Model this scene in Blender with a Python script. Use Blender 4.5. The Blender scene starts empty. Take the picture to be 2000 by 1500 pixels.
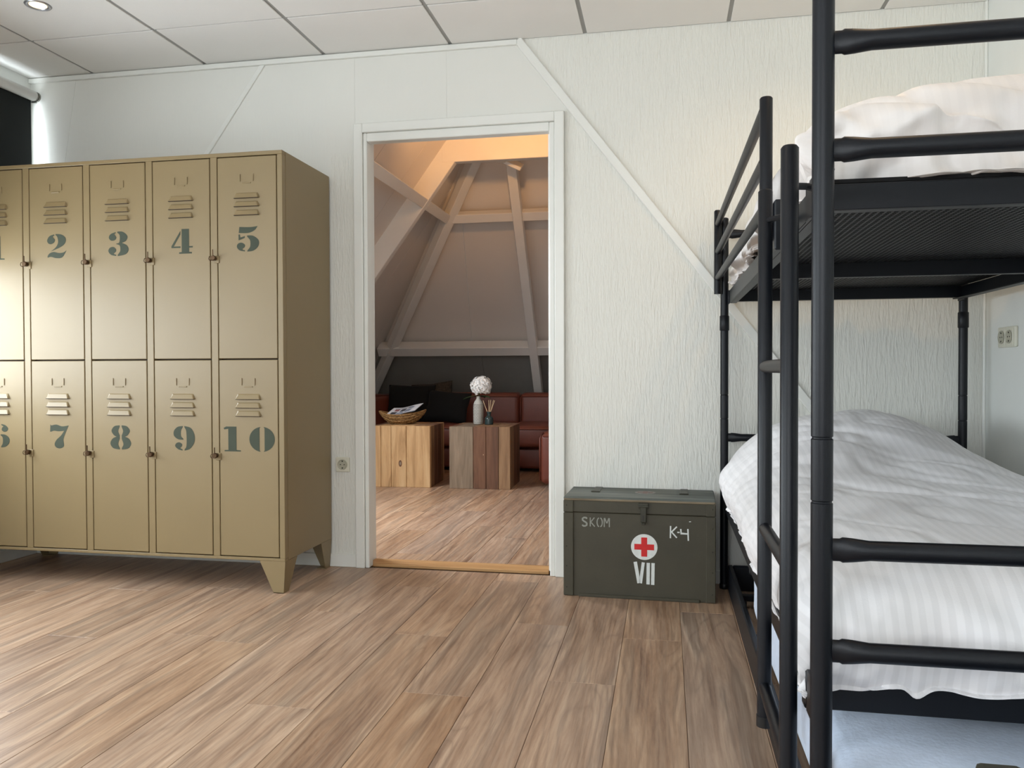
import bpy, bmesh, math, random
from mathutils import Vector, Matrix, noise
from mathutils.geometry import tessellate_polygon
random.seed(7)
S = bpy.context.scene
COL = S.collection
PI = math.pi

# ------------------------------------------------------------------ camera, world, light, exposure
cam_d = bpy.data.cameras.new('camera'); cam = bpy.data.objects.new('camera', cam_d); COL.objects.link(cam)
YAW, PITCH, ROLL = 0.18897, -0.01736, -0.00302
f_ = Vector((-math.sin(YAW)*math.cos(PITCH), math.cos(YAW)*math.cos(PITCH), math.sin(PITCH)))
r_ = Vector((math.cos(YAW), math.sin(YAW), 0)); u_ = r_.cross(f_)
r2 = math.cos(ROLL)*r_ + math.sin(ROLL)*u_; u2 = -math.sin(ROLL)*r_ + math.cos(ROLL)*u_
cam.matrix_world = Matrix((( r2.x, u2.x, -f_.x, 0.0), (r2.y, u2.y, -f_.y, -3.5006), (r2.z, u2.z, -f_.z, 0.9065), (0, 0, 0, 1)))
cam_d.sensor_width = 36; cam_d.lens = 1571/2000*36; cam_d.clip_start = 0.02
S.camera = cam
S.view_settings.view_transform = 'Standard'; S.view_settings.look = 'None'
S.view_settings.exposure = -0.25; S.view_settings.gamma = 1.0; S.view_settings.use_curve_mapping = False
S.cycles.use_denoising = True
S.cycles.max_bounces = 10; S.cycles.diffuse_bounces = 6; S.cycles.glossy_bounces = 4; S.cycles.sample_clamp_indirect = 6

def lin(r, g, b):
    return tuple((c/12.92 if c <= .04045 else ((c+.055)/1.055)**2.4) for c in (r/255, g/255, b/255)) + (1.0,)

world = bpy.data.worlds.new('sky'); S.world = world; world.use_nodes = True
bg = world.node_tree.nodes['Background']; bg.inputs[0].default_value = (0.78, 0.9, 1.0, 1); bg.inputs[1].default_value = 3.0

def area(name, loc, rot, sx, sy, power, color, spread=PI):
    d = bpy.data.lights.new(name, 'AREA'); d.shape = 'RECTANGLE'; d.size = sx; d.size_y = sy; d.energy = power; d.color = color; d.spread = spread
    o = bpy.data.objects.new(name, d); COL.objects.link(o); o.location = loc; o.rotation_euler = rot; return o
def spot(name, loc, rot, power, color, ang=2.2, blend=.8, r=.04):
    d = bpy.data.lights.new(name, 'SPOT'); d.energy = power; d.color = color; d.spot_size = ang; d.spot_blend = blend; d.shadow_soft_size = r
    o = bpy.data.objects.new(name, d); COL.objects.link(o); o.location = loc; o.rotation_euler = rot; return o
DAY = (0.87, 0.95, 1.0)
WARM = (1.0, 0.66, 0.34)
area('daylight_left_window', (-3.24, -1.42, 1.475), (0, -PI/2, 0), 1.46, 2.75, 195, DAY)
area('daylight_left_window_near', (-3.24, -4.3, 1.45), (0, -PI/2, 0), 1.4, 1.3, 70, DAY)
area('rear_fill_light', (-0.6, -5.72, 1.5), (PI/2, 0, 0), 2.0, 1.3, 50, (.97, .98, 1))  # fill light from behind the camera, through the added rear window
area('attic_fill_light', (-2.62, 0.95, 1.62), (0, -math.radians(53), 0), .9, .7, 60, (.9, .95, 1), 2.6)  # added fill for the cube tables and attic floor, source unseen

# ------------------------------------------------------------------ materials
class NT:
    def __init__(s, m): s.t = m.node_tree; s.n = s.t.nodes; s.b = s.n['Principled BSDF']
    def new(s, typ, **kw):
        n = s.n.new(typ)
        for k, v in kw.items():
            if k.startswith('i_'): n.inputs[int(k[2:]) if k[2:].isdigit() else k[2:]].default_value = v
            else: setattr(n, k, v)
        return n
    def link(s, a, b): s.t.links.new(a, b)
    def math(s, op, a, b=None):
        n = s.new('ShaderNodeMath', operation=op)
        for i, v in enumerate((a, b)):
            if v is None: continue
            if hasattr(v, 'links'): s.link(v, n.inputs[i])
            else: n.inputs[i].default_value = v
        return n.outputs[0]
    def coord(s, scale=(1, 1, 1), which='Object', rnd=False):
        tc = s.new('ShaderNodeTexCoord'); mp = s.new('ShaderNodeMapping'); mp.inputs['Scale'].default_value = scale
        s.link(tc.outputs[which], mp.inputs[0])
        if rnd:
            oi = s.new('ShaderNodeObjectInfo'); vm = s.new('ShaderNodeVectorMath', operation='SCALE'); vm.inputs[0].default_value = (37, 53, 71)
            s.link(oi.outputs['Random'], vm.inputs['Scale']); s.link(vm.outputs[0], mp.inputs['Location'])
        return mp.outputs[0]
    def noise(s, vec, scale=1., detail=4., rough=.5, dist=0.):
        n = s.new('ShaderNodeTexNoise'); n.inputs['Scale'].default_value = scale; n.inputs['Detail'].default_value = detail
        n.inputs['Roughness'].default_value = rough; n.inputs['Distortion'].default_value = dist
        s.link(vec, n.inputs['Vector']); return n.outputs['Fac']
    def ramp(s, fac, stops):
        r = s.new('ShaderNodeValToRGB'); e = r.color_ramp.elements
        while len(e) < len(stops): e.new(.5)
        for k, (p, c) in enumerate(stops): e[k].position = p; e[k].color = c
        s.link(fac, r.inputs[0]); return r.outputs[0]
    def mix(s, fac, a, b, blend='MIX'):
        m = s.new('ShaderNodeMix', data_type='RGBA', blend_type=blend)
        for sock, v in ((m.inputs[0], fac), (m.inputs[6], a), (m.inputs[7], b)):
            if hasattr(v, 'links'): s.link(v, sock)
            else: sock.default_value = v
        return m.outputs[2]
    def bump(s, h, dist, strength=1.):
        b = s.new('ShaderNodeBump'); b.inputs['Distance'].default_value = dist; b.inputs['Strength'].default_value = strength
        s.link(h, b.inputs['Height']); s.link(b.outputs[0], s.b.inputs['Normal'])

def mat(name, col, rough=.5, metal=0., spec=.5, var=.04, vscale=9., bump=0., bscale=60., coat=0., sheen=0.):
    m = bpy.data.materials.new(name); m.use_nodes = True; t = NT(m)
    t.b.inputs['Roughness'].default_value = rough; t.b.inputs['Metallic'].default_value = metal; t.b.inputs['Specular IOR Level'].default_value = spec
    t.b.inputs['Coat Weight'].default_value = coat; t.b.inputs['Sheen Weight'].default_value = sheen
    v = t.coord(); n = t.noise(v, vscale, 3)
    a = tuple(max(0, c*(1-var)) for c in col[:3])+(1,); b = tuple(min(1, c*(1+var)) for c in col[:3])+(1,)
    t.link(t.ramp(n, [(.3, a), (.7, b)]), t.b.inputs['Base Color'])
    if bump: t.bump(t.noise(v, bscale, 3), bump)
    return m

def wall_mat(name, col, strength, dist=.004):
    m = bpy.data.materials.new(name); m.use_nodes = True; t = NT(m)
    t.b.inputs['Roughness'].default_value = .62
    v = t.coord((115, 115, 17)); n1 = t.noise(v, 1., 2, .5, .5)
    v2 = t.coord((260, 260, 60)); n2 = t.noise(v2, 1., 2)
    h = t.math('ADD', t.math('MULTIPLY', n1, 1.), t.math('MULTIPLY', n2, .22))
    t.bump(h, dist, strength)
    v3 = t.coord(); n3 = t.noise(v3, 2.2, 3)
    t.link(t.ramp(n3, [(.3, tuple(c*.965 for c in col[:3])+(1,)), (.7, col)]), t.b.inputs['Base Color'])
    return m

def floor_mat():
    m = bpy.data.materials.new('oak_laminate'); m.use_nodes = True; t = NT(m)
    warp = t.coord((5, .9, 1), rnd=True); wn = t.noise(warp, 1., 3, .5)
    def warped(sx, sy, amt):
        v = t.coord((sx, sy, 1), rnd=True); vm = t.new('ShaderNodeVectorMath', operation='MULTIPLY_ADD')
        cb = t.new('ShaderNodeCombineXYZ'); t.link(wn, cb.inputs[0]); t.link(wn, cb.inputs[1])
        t.link(cb.outputs[0], vm.inputs[0]); vm.inputs[1].default_value = (amt, amt*.12, 0); t.link(v, vm.inputs[2]); return vm.outputs[0]
    grain = t.noise(warped(15, .95, 1.6), 1., 8, .72)
    streak = t.noise(warped(130, 2.6, 5.), 1., 4, .6)
    base = t.noise(t.coord((6, .75, 1), rnd=True), 1., 2, .45, .5)
    sx = t.new('ShaderNodeSeparateXYZ'); t.link(t.coord(), sx.inputs[0])
    oi0 = t.new('ShaderNodeObjectInfo')
    ax = t.math('ABSOLUTE', t.math('ADD', sx.outputs[0], t.math('MULTIPLY', t.math('SUBTRACT', oi0.outputs['Random'], .5), .12)))
    rings = t.math('PINGPONG', t.math('MULTIPLY', t.math('ADD', t.math('MULTIPLY', ax, 5.), t.math('MULTIPLY', base, 2.6)), 8.), 1.)
    heart = t.ramp(t.math('ADD', t.math('MULTIPLY', ax, 9.), t.math('MULTIPLY', wn, 1.1)), [(.42, (1, 1, 1, 1)), (.85, (0, 0, 0, 1))])
    c = t.ramp(grain, [(.34, lin(116, 86, 65)), (.46, lin(156, 123, 96)), (.54, lin(174, 142, 114)), (.66, lin(198, 171, 143))])
    c = t.mix(t.math('MULTIPLY', t.math('POWER', rings, 3.5), .42), c, lin(112, 84, 66))
    dark = t.noise(warped(17, .75, 1.6), 1., 5, .6)
    dk = t.ramp(dark, [(.51, (0, 0, 0, 1)), (.61, (1, 1, 1, 1))])
    c = t.mix(t.math('MULTIPLY', dk, .62), c, lin(98, 74, 60))
    c = t.mix(t.math('MULTIPLY', heart, .30), c, lin(118, 90, 72))
    st = t.ramp(streak, [(.42, (0, 0, 0, 1)), (.62, (1, 1, 1, 1))])
    c = t.mix(t.math('MULTIPLY', st, .22), c, lin(196, 172, 146))
    # knots
    vk = t.coord((3.2, .8, 1), rnd=True); vo = t.new('ShaderNodeTexVoronoi'); vo.inputs['Scale'].default_value = 1.0
    t.link(vk, vo.inputs['Vector'])
    kn = t.ramp(vo.outputs['Distance'], [(.02, (1, 1, 1, 1)), (.13, (0, 0, 0, 1))])
    c = t.mix(t.math('MULTIPLY', kn, .55), c, lin(70, 48, 36))
    oi = t.new('ShaderNodeObjectInfo')
    hsv = t.new('ShaderNodeHueSaturation'); t.link(c, hsv.inputs['Color'])
    t.link(t.math('ADD', t.math('MULTIPLY', oi.outputs['Random'], .22), 1.02), hsv.inputs['Value'])
    r2 = t.math('FRACT', t.math('MULTIPLY', oi.outputs['Random'], 17.3), None)
    t.link(t.math('ADD', t.math('MULTIPLY', r2, .16), .84), hsv.inputs['Saturation'])
    t.link(hsv.outputs[0], t.b.inputs['Base Color'])
    t.link(t.math('ADD', t.math('MULTIPLY', streak, .18), .30), t.b.inputs['Roughness'])
    t.b.inputs['Specular IOR Level'].default_value = .5
    t.bump(t.math('ADD', streak, dark), .0006, .5)
    return m

def wood_mat(name, c0, c1, c2, scale=(14, 14, 1.6), rough=.7, rnd=True, bump=.002):
    m = bpy.data.materials.new(name); m.use_nodes = True; t = NT(m)
    v = t.coord(scale, rnd=rnd); n = t.noise(v, 1., 5, .6, .8)
    v2 = t.coord(tuple(s*5 for s in scale), rnd=rnd); n2 = t.noise(v2, 1., 3)
    c = t.ramp(n, [(.30, c0), (.5, c1), (.72, c2)])
    c = t.mix(t.math('MULTIPLY', n2, .35), c, c0)
    t.link(c, t.b.inputs['Base Color']); t.b.inputs['Roughness'].default_value = rough
    t.bump(t.math('ADD', n, n2), bump, .7)
    return m

def cloth_mat(name, col, col2, period, axis=0, sheen=.15):
    m = bpy.data.materials.new(name); m.use_nodes = True; t = NT(m)
    uv = t.new('ShaderNodeUVMap'); sp = t.new('ShaderNodeSeparateXYZ'); t.link(uv.outputs[0], sp.inputs[0])
    s = t.math('SINE', t.math('MULTIPLY', sp.outputs[axis], 2*PI/period))
    k = t.ramp(t.math('ADD', t.math('MULTIPLY', s, .5), .5), [(.38, (0, 0, 0, 1)), (.62, (1, 1, 1, 1))])
    t.link(t.mix(k, col, col2), t.b.inputs['Base Color'])
    t.link(t.math('ADD', t.math('MULTIPLY', k, -.25), .78), t.b.inputs['Roughness'])
    t.b.inputs['Sheen Weight'].default_value = sheen; t.b.inputs['Sheen Roughness'].default_value = .5
    v = t.coord(); t.bump(t.noise(v, 420., 2), .0005, .4)
    return m

def glass_mat():
    m = bpy.data.materials.new('window_glass'); m.use_nodes = True; nt = m.node_tree; nt.nodes.clear()
    o = nt.nodes.new('ShaderNodeOutputMaterial'); mx = nt.nodes.new('ShaderNodeMixShader'); tr = nt.nodes.new('ShaderNodeBsdfTransparent'); gl = nt.nodes.new('ShaderNodeBsdfGlossy')
    gl.inputs['Roughness'].default_value = .02; mx.inputs[0].default_value = .06
    nt.links.new(tr.outputs[0], mx.inputs[1]); nt.links.new(gl.outputs[0], mx.inputs[2]); nt.links.new(mx.outputs[0], o.inputs[0]); return m

def emit_mat(name, col, s):
    m = bpy.data.materials.new(name); m.use_nodes = True; b = m.node_tree.nodes['Principled BSDF']
    b.inputs['Emission Color'].default_value = col; b.inputs['Emission Strength'].default_value = s; b.inputs['Base Color'].default_value = col; return m

M = dict(
    wall=wall_mat('rough_wallpaper', lin(226, 226, 219), 1.),
    wall_smooth=wall_mat('smooth_wallpaper', lin(226, 226, 220), .10),
    plain=mat('plain_white_wall', lin(224, 226, 222), .6, var=.015, bump=.0004, bscale=200),
    trim=mat('white_gloss_paint', lin(228, 229, 224), .35, var=.015),
    tile=mat('ceiling_tile_board', lin(234, 233, 230), .85, var=.015, vscale=3, bump=.0006, bscale=350),
    grid=mat('grey_white_grid_metal', lin(150, 150, 147), .5, var=.02),
    gap=mat('dark_gap', lin(52, 50, 48), .9),
    floor=floor_mat(),
    sub=mat('dark_subfloor', lin(66, 48, 36), .9),
    thresh=wood_mat('varnished_pine', lin(160, 116, 72), lin(190, 146, 96), lin(204, 162, 112), (2, 30, 30), .45, False, .0008),
    locker=mat('beige_locker_paint', lin(134, 116, 83), .42, spec=.5, var=.02, vscale=4, bump=.0005, bscale=7),
    lockdark=mat('locker_inside', lin(60, 46, 30), .8),
    stencil=mat('grey_green_stencil_paint', lin(64, 70, 58), .6, spec=.2, var=.05),
    brass=mat('aged_brass', lin(84, 64, 46), .38, metal=.85),
    steel=mat('dull_steel', lin(150, 148, 142), .35, metal=.9),
    black=mat('black_powder_coat', lin(11, 15, 22), .40, spec=.32, var=.05, bump=.00015, bscale=600),
    blackmesh=mat('black_mesh_steel', lin(12, 13, 15), .45),
    slatcover=mat('black_base_sheet', lin(14, 14, 16), .95),
    sheet=cloth_mat('striped_white_satin', lin(223, 222, 224), lin(231, 230, 232), .022, 0),
    sheet2=cloth_mat('white_satin', lin(224, 219, 216), lin(226, 221, 218), .022, 0),
    blue=mat('pale_blue_sheet', lin(197, 211, 232), .9, var=.05, vscale=40, bump=.0012, bscale=130, sheen=.3),
    olive=mat('olive_drab_paint', lin(64, 60, 46), .6, var=.10, vscale=7, bump=.0012, bscale=45),
    olive_top=wood_mat('worn_grey_green_boards', lin(66, 72, 68), lin(104, 108, 102), lin(134, 134, 124), (1.6, 16, 16), .75, False, .0012),
    olive_dark=mat('dark_olive_metal', lin(54, 53, 42), .45, metal=.2, var=.1),
    edge=wood_mat('bare_wood_edge', lin(92, 80, 62), lin(132, 118, 96), lin(150, 138, 116), (3, 30, 30), .8, False),
    whitepaint=mat('brushed_white_paint', lin(214, 218, 214), .6, var=.06, vscale=60),
    greypaint=mat('worn_grey_stencil', lin(140, 142, 132), .7, var=.12, vscale=70),
    red=mat('red_cross_paint', lin(198, 30, 30), .55, var=.08, vscale=40),
    fadedred=mat('faded_pink_paint', lin(128, 108, 102), .8, var=.15, vscale=60),
    fadedwhite=mat('faded_white_paint', lin(134, 130, 124), .8, var=.15, vscale=60),
    attic=mat('attic_panel_paint', lin(224, 217, 210), .6, var=.015, vscale=2),
    beam=mat('painted_beam', lin(232, 229, 224), .5, var=.02, vscale=5, bump=.001, bscale=18),
    dark_panel=mat('dark_grey_panel', lin(150, 146, 140), .7, var=.03),
    leather=mat('cognac_leather', lin(110, 56, 41), .45, var=.10, vscale=6, bump=.001, bscale=160),
    leather_pipe=mat('leather_piping', lin(104, 52, 38), .45, var=.05),
    cushion=mat('black_velvet', lin(8, 8, 8), .95, var=.2),
    cushion2=mat('dark_tweed', lin(58, 48, 38), .95, var=.5, vscale=70),
    vase=mat('grey_white_ceramic', lin(190, 188, 180), .6, var=.05, vscale=30),
    vase_dot=mat('grey_glaze', lin(92, 92, 88), .6),
    teal=mat('dark_teal_glass', lin(38, 54, 54), .25, var=.05),
    reed=mat('pale_reed', lin(206, 178, 142), .8),
    petal=mat('white_petal', lin(238, 238, 236), .7, var=.03),
    leaf=mat('green_leaf', lin(42, 84, 34), .5, var=.15, vscale=40),
    stem=mat('green_stem', lin(70, 100, 50), .6),
    wicker=wood_mat('wicker', lin(104, 74, 40), lin(164, 124, 74), lin(196, 158, 104), (60, 60, 60), .7, False, .004),
    wicker_dark=mat('wicker_shadow', lin(84, 60, 34), .9),
    paper=mat('magazine_paper', lin(226, 230, 238), .35, var=.02),
    ink1=mat('magazine_ink_blue', lin(120, 134, 158), .4), ink2=mat('magazine_ink_dark', lin(60, 62, 74), .4), ink3=mat('magazine_ink_red', lin(150, 84, 84), .4),
    socket=mat('cream_plastic', lin(214, 212, 196), .4), socket_in=mat('cream_plastic_shade', lin(176, 174, 156), .5),
    fabric=mat('black_green_blind', lin(20, 26, 26), .9),
    tube=mat('white_metal_tube', lin(212, 213, 210), .4),
    ring=mat('brushed_steel_ring', lin(190, 190, 195), .3, metal=.8),
    lens=emit_mat('lit_lamp_lens', (1, .80, .5, 1), 2.2),
    lens_spot=emit_mat('lit_led', (1, .62, .22, 1), 3.5),
    glass=glass_mat(),
    cw=[wood_mat('reclaimed_pale', lin(160, 122, 80), lin(208, 168, 120), lin(226, 194, 148)),
        wood_mat('reclaimed_grey', lin(96, 80, 64), lin(134, 116, 96), lin(158, 138, 116)),
        wood_mat('reclaimed_red_brown', lin(84, 56, 40), lin(116, 80, 58), lin(136, 98, 72)),
        wood_mat('reclaimed_mid', lin(98, 72, 50), lin(146, 112, 80), lin(172, 138, 102))],
)

# ------------------------------------------------------------------ helpers
def obj(name, bm, m, parent=None, smooth=False, loc=None, kind=None):
    me = bpy.data.meshes.new(name); bm.normal_update(); bm.to_mesh(me); bm.free()
    if smooth:
        for p in me.polygons: p.use_smooth = True
    me.materials.append(m)
    o = bpy.data.objects.new(name, me); COL.objects.link(o)
    if parent: o.parent = parent
    if loc is not None: o.location = loc
    if kind: o['kind'] = kind
    return o
def tag(o, label, cat, group=None):
    o['label'] = label; o['category'] = cat
    if group: o['group'] = group
    return o
def thing(name, label, cat, loc=(0, 0, 0), rz=0, group=None):
    o = bpy.data.objects.new(name, None); COL.objects.link(o); o.location = loc; o.rotation_euler = (0, 0, rz); o.empty_display_size = .1
    return tag(o, label, cat, group)
def struct(o, label=None):
    o['kind'] = 'structure'
    if label: o['label'] = label
    return o
def group_struct(name, label=None):
    o = bpy.data.objects.new(name, None); COL.objects.link(o); o.empty_display_size = .1; return struct(o, label)
def copy_tree(o, parent=None):
    c = o.copy(); COL.objects.link(c)
    if parent: c.parent = parent
    for ch in list(o.children): copy_tree(ch, c)
    return c
def B(): return bmesh.new()
def box(bm, x0, x1, y0, y1, z0, z1, bev=0., seg=1, mtx=None):
    g = bmesh.ops.create_cube(bm, size=1.)
    vs = g['verts']
    for v in vs: v.co = Vector(((x0+x1)/2+v.co.x*(x1-x0), (y0+y1)/2+v.co.y*(y1-y0), (z0+z1)/2+v.co.z*(z1-z0)))
    if bev:
        es = list({e for v in vs for e in v.link_edges})
        r = bmesh.ops.bevel(bm, geom=es, offset=bev, segments=seg, affect='EDGES', profile=.5, clamp_overlap=True)
        vs = list({v for f in r['faces'] for v in f.verts} | {v for v in vs if v.is_valid})
    if mtx is not None: bmesh.ops.transform(bm, matrix=mtx, verts=vs)
    return bm
def beam(bm, a, b, w, h, up, bev=.004):
    """box from a to b, width w across, height h along up (centred)"""
    a = Vector(a); b = Vector(b); d = (b-a); L = d.length; d.normalize(); up = Vector(up); side = d.cross(up).normalized(); up = side.cross(d).normalized()
    m = Matrix.Translation((a+b)/2) @ Matrix((side, d, up)).transposed().to_4x4()
    return box(bm, -w/2, w/2, -L/2, L/2, -h/2, h/2, bev, 1, m)
def rings(bm, loops, cap0=True, cap1=True, close=True):
    vl = [[bm.verts.new(p) for p in lp] for lp in loops]
    n = len(vl[0])
    for a, b in zip(vl, vl[1:]):
        for i in range(n if close else n-1): bm.faces.new((a[i], a[(i+1) % n], b[(i+1) % n], b[i]))
    if cap0: bm.faces.new(list(reversed(vl[0])))
    if cap1: bm.faces.new(vl[-1])
    return vl
def tube(bm, pts, rad, n=14, sq=None, caps=True):
    pts = [Vector(p) for p in pts]
    loops = []
    for i, p in enumerate(pts):
        d = (pts[min(i+1, len(pts)-1)]-pts[max(i-1, 0)]).normalized()
        up = Vector((0, 0, 1)) if abs(d.z) < .95 else Vector((1, 0, 0))
        s = d.cross(up).normalized(); u = s.cross(d).normalized()
        r = rad[i] if isinstance(rad, (list, tuple)) else rad
        ru, rs = (r if isinstance(r, tuple) else (r, r))
        loops.append([p + s*math.cos(2*PI*k/n)*rs + u*math.sin(2*PI*k/n)*ru for k in range(n)])
    rings(bm, loops, caps, caps); bmesh.ops.recalc_face_normals(bm, faces=bm.faces); return bm
def lathe(bm, prof, n=24, c=(0, 0, 0), caps=(True, True)):
    c = Vector(c)
    rings(bm, [[c+Vector((r*math.cos(2*PI*k/n), r*math.sin(2*PI*k/n), z)) for k in range(n)] for r, z in prof], *caps)
    bmesh.ops.recalc_face_normals(bm, faces=bm.faces); return bm
def autosmooth(o, ang=.6):
    me = o.data
    for p in me.polygons: p.use_smooth = True
    me.set_sharp_from_angle(angle=ang); return o
def poly(bm, pts2, fn, th=.0006):
    """thin painted shape: 2-D outline mapped by fn(x, y, depth)"""
    tri = tessellate_polygon([[Vector((x, y, 0)) for x, y in pts2]])
    top = [bm.verts.new(fn(x, y, th)) for x, y in pts2]
    for t in tri:
        try: bm.faces.new([top[i] for i in t])
        except ValueError: pass
    bot = [bm.verts.new(fn(x, y, 0)) for x, y in pts2]
    n = len(pts2)
    for i in range(n): bm.faces.new((top[i], top[(i+1) % n], bot[(i+1) % n], bot[i]))
    bmesh.ops.recalc_face_normals(bm, faces=bm.faces)
def smooth_outline(pts, sub=6):
    """closed Catmull-Rom; points (x,y) smooth, (x,y,1) corner"""
    n = len(pts); out = []
    for i in range(n):
        p1 = pts[i]; p2 = pts[(i+1) % n]; p0 = pts[i-1]; p3 = pts[(i+2) % n]
        a = Vector(p1[:2]); b = Vector(p2[:2])
        t1 = (b-Vector(p0[:2]))*.5 if len(p1) == 2 else (b-a)*(.5 if len(p2) == 2 else 1)
        t2 = (Vector(p3[:2])-a)*.5 if len(p2) == 2 else (b-a)*(.5 if len(p1) == 2 else 1)
        if len(p1) == 3 and len(p2) == 3: out.append(tuple(a)); continue
        for k in range(sub):
            t = k/sub; h1 = 2*t**3-3*t**2+1; h2 = t**3-2*t**2+t; h3 = -2*t**3+3*t**2; h4 = t**3-t**2
            q = a*h1+t1*h2+b*h3+t2*h4; out.append((q.x, q.y))
    return out
def stroke(pts, w, closed=False):
    pts = [Vector(p) for p in pts]; L = []; R = []
    for i, p in enumerate(pts):
        d = (pts[min(i+1, len(pts)-1)]-pts[max(i-1, 0)]).normalized(); nrm = Vector((-d.y, d.x))
        if 0 < i < len(pts)-1:
            d1 = (pts[i]-pts[i-1]).normalized(); c = max(.5, abs(d1.dot(d))); k = 1/c
        else: k = 1
        L.append(tuple(p+nrm*w/2*k)); R.append(tuple(p-nrm*w/2*k))
    return L+R[::-1]
def rounded_block(bm, x0, x1, y0, y1, z0, z1, r, seg=4, puff=0.):
    return box(bm, x0, x1, y0, y1, z0, z1, r, seg)

# ------------------------------------------------------------------ room shell
H = 2.3576; XL = -3.098; XR = 1.247; YF = -5.6; DX0, DX1, DZ = -1.336, -0.499, 1.946; WT = .15
# floor and planks
PW = .1953; PX = .053
def floor_area(o, x0, x1, y0, y1, offs, L=1.22):
    k0 = math.floor((x0-PX)/PW); k1 = math.ceil((x1-PX)/PW)
    for k in range(k0, k1):
        a = max(PX+k*PW, x0); b = min(PX+(k+1)*PW, x1)
        if b-a < .015: continue
        y = offs.get(k, -((k*0.4637) % 1.0)*L)
        while y > y0: y -= L
        while y < y1:
            s = max(y, y0); e = min(y+L, y1)
            if e-s > .02:
                bm = B(); g = .0005; cx, cy = (a+b)/2, (s+e)/2
                box(bm, a-cx+g, b-cx-g, s-cy+g, e-cy-g, -.008, 0, .0011)
                p = obj('floor_plank', bm, M['floor'], o, loc=(cx, cy, 0))
            y += L
bm = B(); box(bm, XL-.2, XR+.2, YF-.1, 0.0, -.12, -.0075)
fl = struct(obj('floor', bm, M['sub']), 'oak-look laminate floor of the locker room')
floor_area(fl, XL, XR, -4.2, -.0005, {-1: -.775, -2: -1.190, -3: -1.90, -4: -1.346, -5: -.870, -6: -1.5, -7: -.672, -8: -1.05, 0: -1.66, 1: -1.1, 2: -.5})
bm = B(); box(bm, -3.9, 1.5, .0, 5.8, -.12, -.0075)
fl2 = struct(obj('floor', bm, M['sub']), 'oak-look laminate floor of the attic lounge')
floor_area(fl2, -2.85, -.2, .14, 4.7, {-5: .75, -4: 1.4, -6: 1.05, -3: .55})

# walls
bm = B()
box(bm, XL-.15, DX0-.050, 0, WT, 0, 2.55); box(bm, DX1+.030, XR+.15, 0, WT, 0, 2.55)
box(bm, DX0-.050, DX1+.030, 0, WT, 2.022, 2.55)
wb = struct(obj('wall_back', bm, M['plain']), 'white papered wall with the doorway')
def slab(name, pts, m, parent, y=-.0025):
    bm = B(); poly(bm, pts, lambda x, z, d: Vector((x, -.0002-d, z)), .0024); return obj(name, bm, m, parent)
TL0, TL1 = (-1.838, 2.3576), (-3.09, .60)
LX = lambda z: -1.865+(z-2.318)/1.378
RX = lambda z: -.619-(z-2.328)/1.306
# wallpaper panels as they meet at the trims and the hairline joints
slab('wall_panel', [(XL, .0), (XL, H), (-2.838, H), (-2.93, 1.8), (-2.93, 0)], M['wall_smooth'], wb)
slab('wall_panel', [(-2.929, .0), (-2.929, 1.8), (-2.837, H), (LX(H)-.004, H), (LX(1.0), 1.0), (LX(1.0), 0)], M['wall_smooth'], wb)
slab('wall_panel', [(LX(1.0)+.002, 0), (LX(1.0)+.002, 1.0), (LX(H), H), (-1.397, H), (-1.397, 0)], M['wall_smooth'], wb)
slab('wall_panel', [(-1.3964, 2.03), (-1.3964, H), (-.963, H), (-.963, 2.03)], M['wall_smooth'], wb)
slab('wall_panel', [(-.9625, 2.03), (-.9625, H), (RX(H), H), (RX(2.03), 2.03)], M['wall_smooth'], wb)
slab('wall_panel', [(-.432, .0), (-.432, RX(0) and 2.03), (RX(2.03), 2.03), (RX(.1), .1), (RX(.1), 0)], M['wall'], wb)
slab('wall_panel', [(RX(.1)+.002, .0), (RX(.1)+.002, .1), (RX(H)+.002, H), (XR, H), (XR, 0)], M['wall'], wb)
slab('wall_panel', [(-1.513, .0), (-1.513, 1.9), (-1.397, 1.9), (-1.397, 0)], M['wall'], wb, )
wb.children[-1].location.y = -.0006
# left wall with window band
WY0, WY1, WZ0, WZ1 = -2.80, -.045, .74, 2.21
bm = B()
box(bm, XL-.15, XL, YF-.1, 0, 0, WZ0); box(bm, XL-.15, XL, YF-.1, 0, WZ1, 2.55)
box(bm, XL-.15, XL, WY1, 0, WZ0, WZ1); box(bm, XL-.15, XL, -3.6, WY0, WZ0, WZ1); box(bm, XL-.15, XL, YF-.1, -5.0, WZ0, WZ1)
struct(obj('wall_left', bm, M['plain']), 'white window wall behind the lockers')
bm = B(); box(bm, XR, XR+.15, YF-.1, 0, 0, 2.55); struct(obj('wall_right', bm, M['plain']), 'smooth pale wall behind the bunk bed')
bm = B()
box(bm, XL-.15, -1.7, YF-.15, YF, 0, 2.55); box(bm, .5, XR+.15, YF-.15, YF, 0, 2.55); box(bm, -1.7, .5, YF-.15, YF, 0, .8); box(bm, -1.7, .5, YF-.15, YF, 2.2, 2.55)
struct(obj('wall_front', bm, M['plain']))
def window(n, axis, c, a0, a1, z0, z1, nm):
    w = group_struct('window_%d' % n)
    def bx(nm_, u0, u1, zz0, zz1, t, m):
        bm = B()
        if axis == 'x': box(bm, c-t, c+t, u0, u1, zz0, zz1, .003)
        else: box(bm, u0, u1, c-t, c+t, zz0, zz1, .003)
        return obj(nm_, bm, m, w)
    f = .05
    bx('window_frame', a0, a1, z0, z0+f, .03, M['trim']); bx('window_frame', a0, a1, z1-f, z1, .03, M['trim'])
    step = (a1-a0)/nm
    for i in range(nm+1):
        u = a0+i*step; bx('mullion', max(a0, u-f/2), min(a1, u+f/2), z0+f, z1-f, .028, M['trim'])
    for i in range(nm): bx('pane', a0+i*step+f/2, a0+(i+1)*step-f/2, z0+f, z1-f, .003, M['glass'])
    return w
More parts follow.
